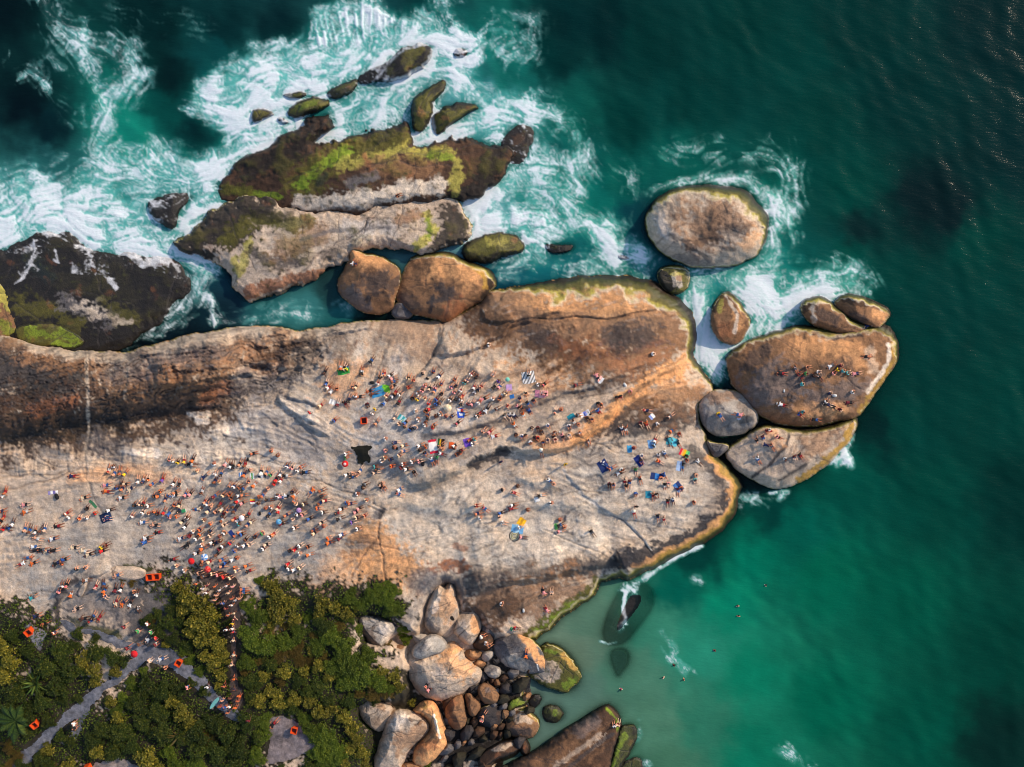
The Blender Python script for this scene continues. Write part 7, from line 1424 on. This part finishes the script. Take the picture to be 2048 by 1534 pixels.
# open-topped litter bins
BINM, N_, L_, B_ = new_mat("orange_plastic"); B_.inputs[0].default_value = (*lin((236, 84, 26)), 1); B_.inputs['Roughness'].default_value = .45
_n = tex_noise(N_, L_, 4, 3, .6, N_.new("ShaderNodeTexCoord").outputs['Object']); _c = N_.new("ShaderNodeValToRGB"); L_.new(_n.outputs[0], _c.inputs[0]); _c.color_ramp.elements[0].color = (*lin((206, 60, 18)), 1); _c.color_ramp.elements[1].color = (*lin((242, 96, 30)), 1); L_.new(_c.outputs[0], B_.inputs[0])
REDM, N_, L_, B_ = new_mat("dark_lining"); B_.inputs[0].default_value = (*lin((84, 20, 12)), 1)
def ringbox(name, rows, mat, parent=None):
    V, F = [], []
    for w, d, z, r in rows:
        for cx, cy, a0 in ((w - r, d - r, 0), (-w + r, d - r, 90), (-w + r, -d + r, 180), (w - r, -d + r, 270)):
            for k in range(4): a = math.radians(a0 + k * 30); V.append((cx + r * math.cos(a), cy + r * math.sin(a), z))
    n = 16
    for i in range(len(rows) - 1):
        for k in range(n): F.append([i * n + k, i * n + (k + 1) % n, (i + 1) * n + (k + 1) % n, (i + 1) * n + k])
    me = mesh_from(name, V, F, False); o = link(name, me, mat, parent); return o
def litter_bin(u, v, rz, label, sc=1, z=None, tilt=0):
    o = bpy.data.objects.new("litter_bin", None); C.objects.link(o); o.location = P(u, v, surf(u, v) if z is None else z); o.rotation_euler = (tilt, 0, math.radians(rz)); o.scale = (sc,) * 3
    tag(o, label, 'bin', 'orange litter bins')
    ringbox("body", [(.001, .001, .0, .0005), (.34, .34, 0, .06), (.42, .42, .95, .08), (.36, .36, .95, .07), (.33, .33, .12, .06)], BINM, o)
    ringbox("rim", [(.425, .425, .93, .08), (.47, .47, .95, .09), (.47, .47, 1.0, .09), (.36, .36, 1.0, .07), (.36, .36, .952, .07)], BINM, o)
    ringbox("inner_floor", [(.328, .328, .5, .05), (.20, .22, .44, .05), (.001, .001, .40, .0005)], REDM, o)  # dark red inner floor closes the bin partway down
litter_bin(730, 841, 2, "square orange open bin alone left of the crowd's centre"); litter_bin(304, 1152, 3, "left one of two joined orange bins at the bushes' edge"); litter_bin(318, 1151, 3, "right one of two joined orange bins at the bushes' edge")
litter_bin(61, 1258, 30, "tilted orange bin beside the path at far left", 1.05, None, .35); litter_bin(73, 1443, 35, "orange bin by the palm on the lower path", 1, None, .3); litter_bin(361, 1323, -30, "red-orange bin on the path's right branch", .95)
litter_bin(591, 1457, -15, "red-orange bin in the sandy clearing", .95); litter_bin(178, 1531, 20, "orange bin cut by the bottom edge", 1.1, None, .3)
# umbrellas
def umbrella(u, v, r, cols, label, h=1.6):
    o = bpy.data.objects.new("umbrella", None); C.objects.link(o); o.location = P(u, v, surf(u, v)); tag(o, label, 'umbrella', 'small umbrellas in the crowd'); n = 16; V = []; F = []; K = []
    for j in range(7):
        q = j / 6
        for i in range(n):
            a = 6.283 * i / n; rr = r * q * (1 - .06 * (i % 2) * q); V.append((rr * math.cos(a), rr * math.sin(a), h - .30 * r * 2 * q * q * .9)); K.append(lin(cols[0] if q < .34 and len(cols) > 2 else cols[(i // 2) % 2 if len(cols) > 1 and cols[1] != cols[0] and len(cols) < 3 else 0 if len(cols) < 3 else 1]))
    for j in range(6):
        for i in range(n): F.append([j * n + i, (j + 1) * n + i, (j + 1) * n + (i + 1) % n, j * n + (i + 1) % n])
    c = link("canopy", mesh_from("canopy", V, F, True, {'Col': np.array(K)}), TOWEL, o)
    link("pole", tube_mesh("pole", [((0, 0, 0), (0, 0, h + .08), .015, .015)]), TMET, o)
TMET, N_, L_, B_ = new_mat("pale_metal"); B_.inputs[0].default_value = (.6, .6, .6, 1); B_.inputs['Metallic'].default_value = .8; B_.inputs['Roughness'].default_value = .4
RR = (214, 24, 30)
umbrella(692, 927, .46, [(240, 210, 200), RR, RR], "lone red umbrella with pale centre left of the dark puddle", .9); umbrella(389, 1119, .46, [RR], "red umbrella left of the lower crowd", 1.5); umbrella(421, 1135, .46, [RR, (230, 90, 80)], "red umbrella with lighter panels deep in the lower crowd", 1.5)
umbrella(415, 1111, .5, [W_, (90, 150, 220)], "blue-white umbrella above the two red ones", 1.5); umbrella(277, 1302, .5, [(200, 26, 34)], "red umbrella where the path forks", 1.7); umbrella(896, 816, .55, [(240, 222, 190), (226, 200, 160)], "cream umbrella in the central crowd", .9)
umbrella(486, 1035, .42, [(246, 236, 236)], "white umbrella in the middle of the left crowd", .9); umbrella(600, 1019, .36, [(200, 150, 200)], "mauve umbrella at the right of the left crowd", .9); umbrella(1015, 759, .32, [(120, 200, 180)], "mint green umbrella above the lilac towel", .7)
umbrella(560, 1042, .4, [(110, 180, 220)], "light blue umbrella at the left crowd's right edge", .9)
# surfboard, bags, cooler
def loft(name, rows, mat, parent=None):
    n = 16; V = []; F = []
    for y, w, t, z in rows:
        for k in range(n): a = 6.283 * k / n; V.append((w * math.cos(a), y, z + t * math.sin(a)))
    for i in range(len(rows) - 1):
        for k in range(n): F.append([i * n + k, (i + 1) * n + k, (i + 1) * n + (k + 1) % n, i * n + (k + 1) % n])
    return link(name, mesh_from(name, V, F, True), mat, parent)
def flat_mat(name, rgb, rough=.5):
    m, N, L, B = new_mat(name); n = tex_noise(N, L, 7, 3, .6, N.new("ShaderNodeTexCoord").outputs['Object']); c = N.new("ShaderNodeValToRGB"); L.new(n.outputs[0], c.inputs[0])
    c.color_ramp.elements[0].color = (*lin(tuple(q * .82 for q in rgb)), 1); c.color_ramp.elements[1].color = (*lin(rgb), 1); L.new(c.outputs[0], B.inputs[0]); B.inputs['Roughness'].default_value = rough; return m
BAGK, BRD, WHT, GRN = flat_mat("black_canvas", (26, 26, 30), .9), flat_mat("board_teal", (120, 190, 186), .3), flat_mat("white_plastic", (226, 228, 226), .4), flat_mat("green_plastic", (60, 160, 100), .5)
bd = bpy.data.objects.new("surfboard", None); C.objects.link(bd); bd.location = P(429, 1406, surf(429, 1406) + .9); bd.rotation_euler = (0, .1, math.radians(-38)); tag(bd, "pale teal surfboard carried at the end of the long path", "surfboard")
loft("board", [(-.95, .01, .01, .12), (-.85, .12, .03, .07), (-.5, .24, .035, .03), (0, .28, .04, .02), (.5, .24, .035, .02), (.85, .14, .03, .03), (.98, .02, .01, .05)], BRD, bd)
for s_, y_ in ((-1, -.8), (1, -.8), (0, -.88)): loft("fin", [(y_ - .08, .006, .005, -.02), (y_ - .04, .006, .06, -.05), (y_ + .05, .006, .03, -.02)], WHT, bd).location = (s_ * .1, 0, 0)
def bag(u, v, r, mat, label, rz=0, cat='bag'):
    o = bpy.data.objects.new("bag", None); C.objects.link(o); o.location = P(u, v, surf(u, v)); o.rotation_euler = (0, 0, rz); tag(o, label, cat, 'bags and packs left on the rock')
    loft("pouch", [(-r, .02, .02, r * .45), (-r * .85, r * .5, r * .4, r * .42), (-r * .2, r * .66, r * .5, r * .48), (r * .5, r * .6, r * .46, r * .45), (r * .9, r * .4, r * .3, r * .4), (r, .02, .02, r * .4)], mat, o)
    link("strap", tube_mesh("strap", [((-.3 * r, r * .5, r * .8), (-.4 * r, r * 1.1, r * .5), .02, .02), ((-.4 * r, r * 1.1, r * .5), (.4 * r, r * 1.1, r * .5), .02, .02), ((.4 * r, r * 1.1, r * .5), (.3 * r, r * .5, r * .8), .02, .02)]), mat, o)
for a in [(115, 993, .42, BAGK, "large black bag beside the white and lilac towel", .4), (520, 1027, .26, BAGK, "black bag among the left crowd"), (496, 919, .24, BAGK, "black pack above the left crowd"), (855, 757, .22, BAGK, "black bag alone below a seated pair", 1),
          (744, 765, .3, BAGK, "flat dark bag between the green and sky-blue towels", 1.5), (794, 897, .2, BAGK, "small black pack right of the dark puddle"), (846, 927, .36, BAGK, "dark bag right of a person in blue"), (1119, 864, .12, WHT, "little white bag right of the seated row"),
          (1250, 770, .3, WHT, "white bag high on the slab near the orange seam", .6), (1047, 1221, .26, WHT, "white bag on the ledge above the cove"), (1023, 1258, .26, GRN, "green bag beside the grey egg boulder"), (1669, 791, .3, WHT, "white bag on the huge tawny slab", 1.5),
          (593, 1093, .16, BAGK, "tiny black bag above a person in red"), (1568, 782, .2, WHT, "small pale bag left on the huge tawny slab")]: bag(*a)
def cooler(u, v, label):
    o = bpy.data.objects.new("cooler", None); C.objects.link(o); o.location = P(u, v, surf(u, v)); o.rotation_euler = (0, 0, .2); tag(o, label, 'cooler')
    ringbox("box", [(.001, .001, 0, .0005), (.24, .2, 0, .03), (.27, .22, .36, .04), (.001, .001, .36, .0005)], WHT, o); ringbox("lid", [(.28, .23, .362, .04), (.28, .23, .42, .04), (.24, .19, .44, .04), (.001, .001, .44, .0005)], GRN, o)
    link("handle", tube_mesh("handle", [((-.2, .24, .3), (-.2, .3, .3), .012, .012), ((-.2, .3, .3), (.2, .3, .3), .012, .012), ((.2, .3, .3), (.2, .24, .3), .012, .012)]), GRN, o)
cooler(369, 1021, "little green-lidded white cooler in the left crowd")
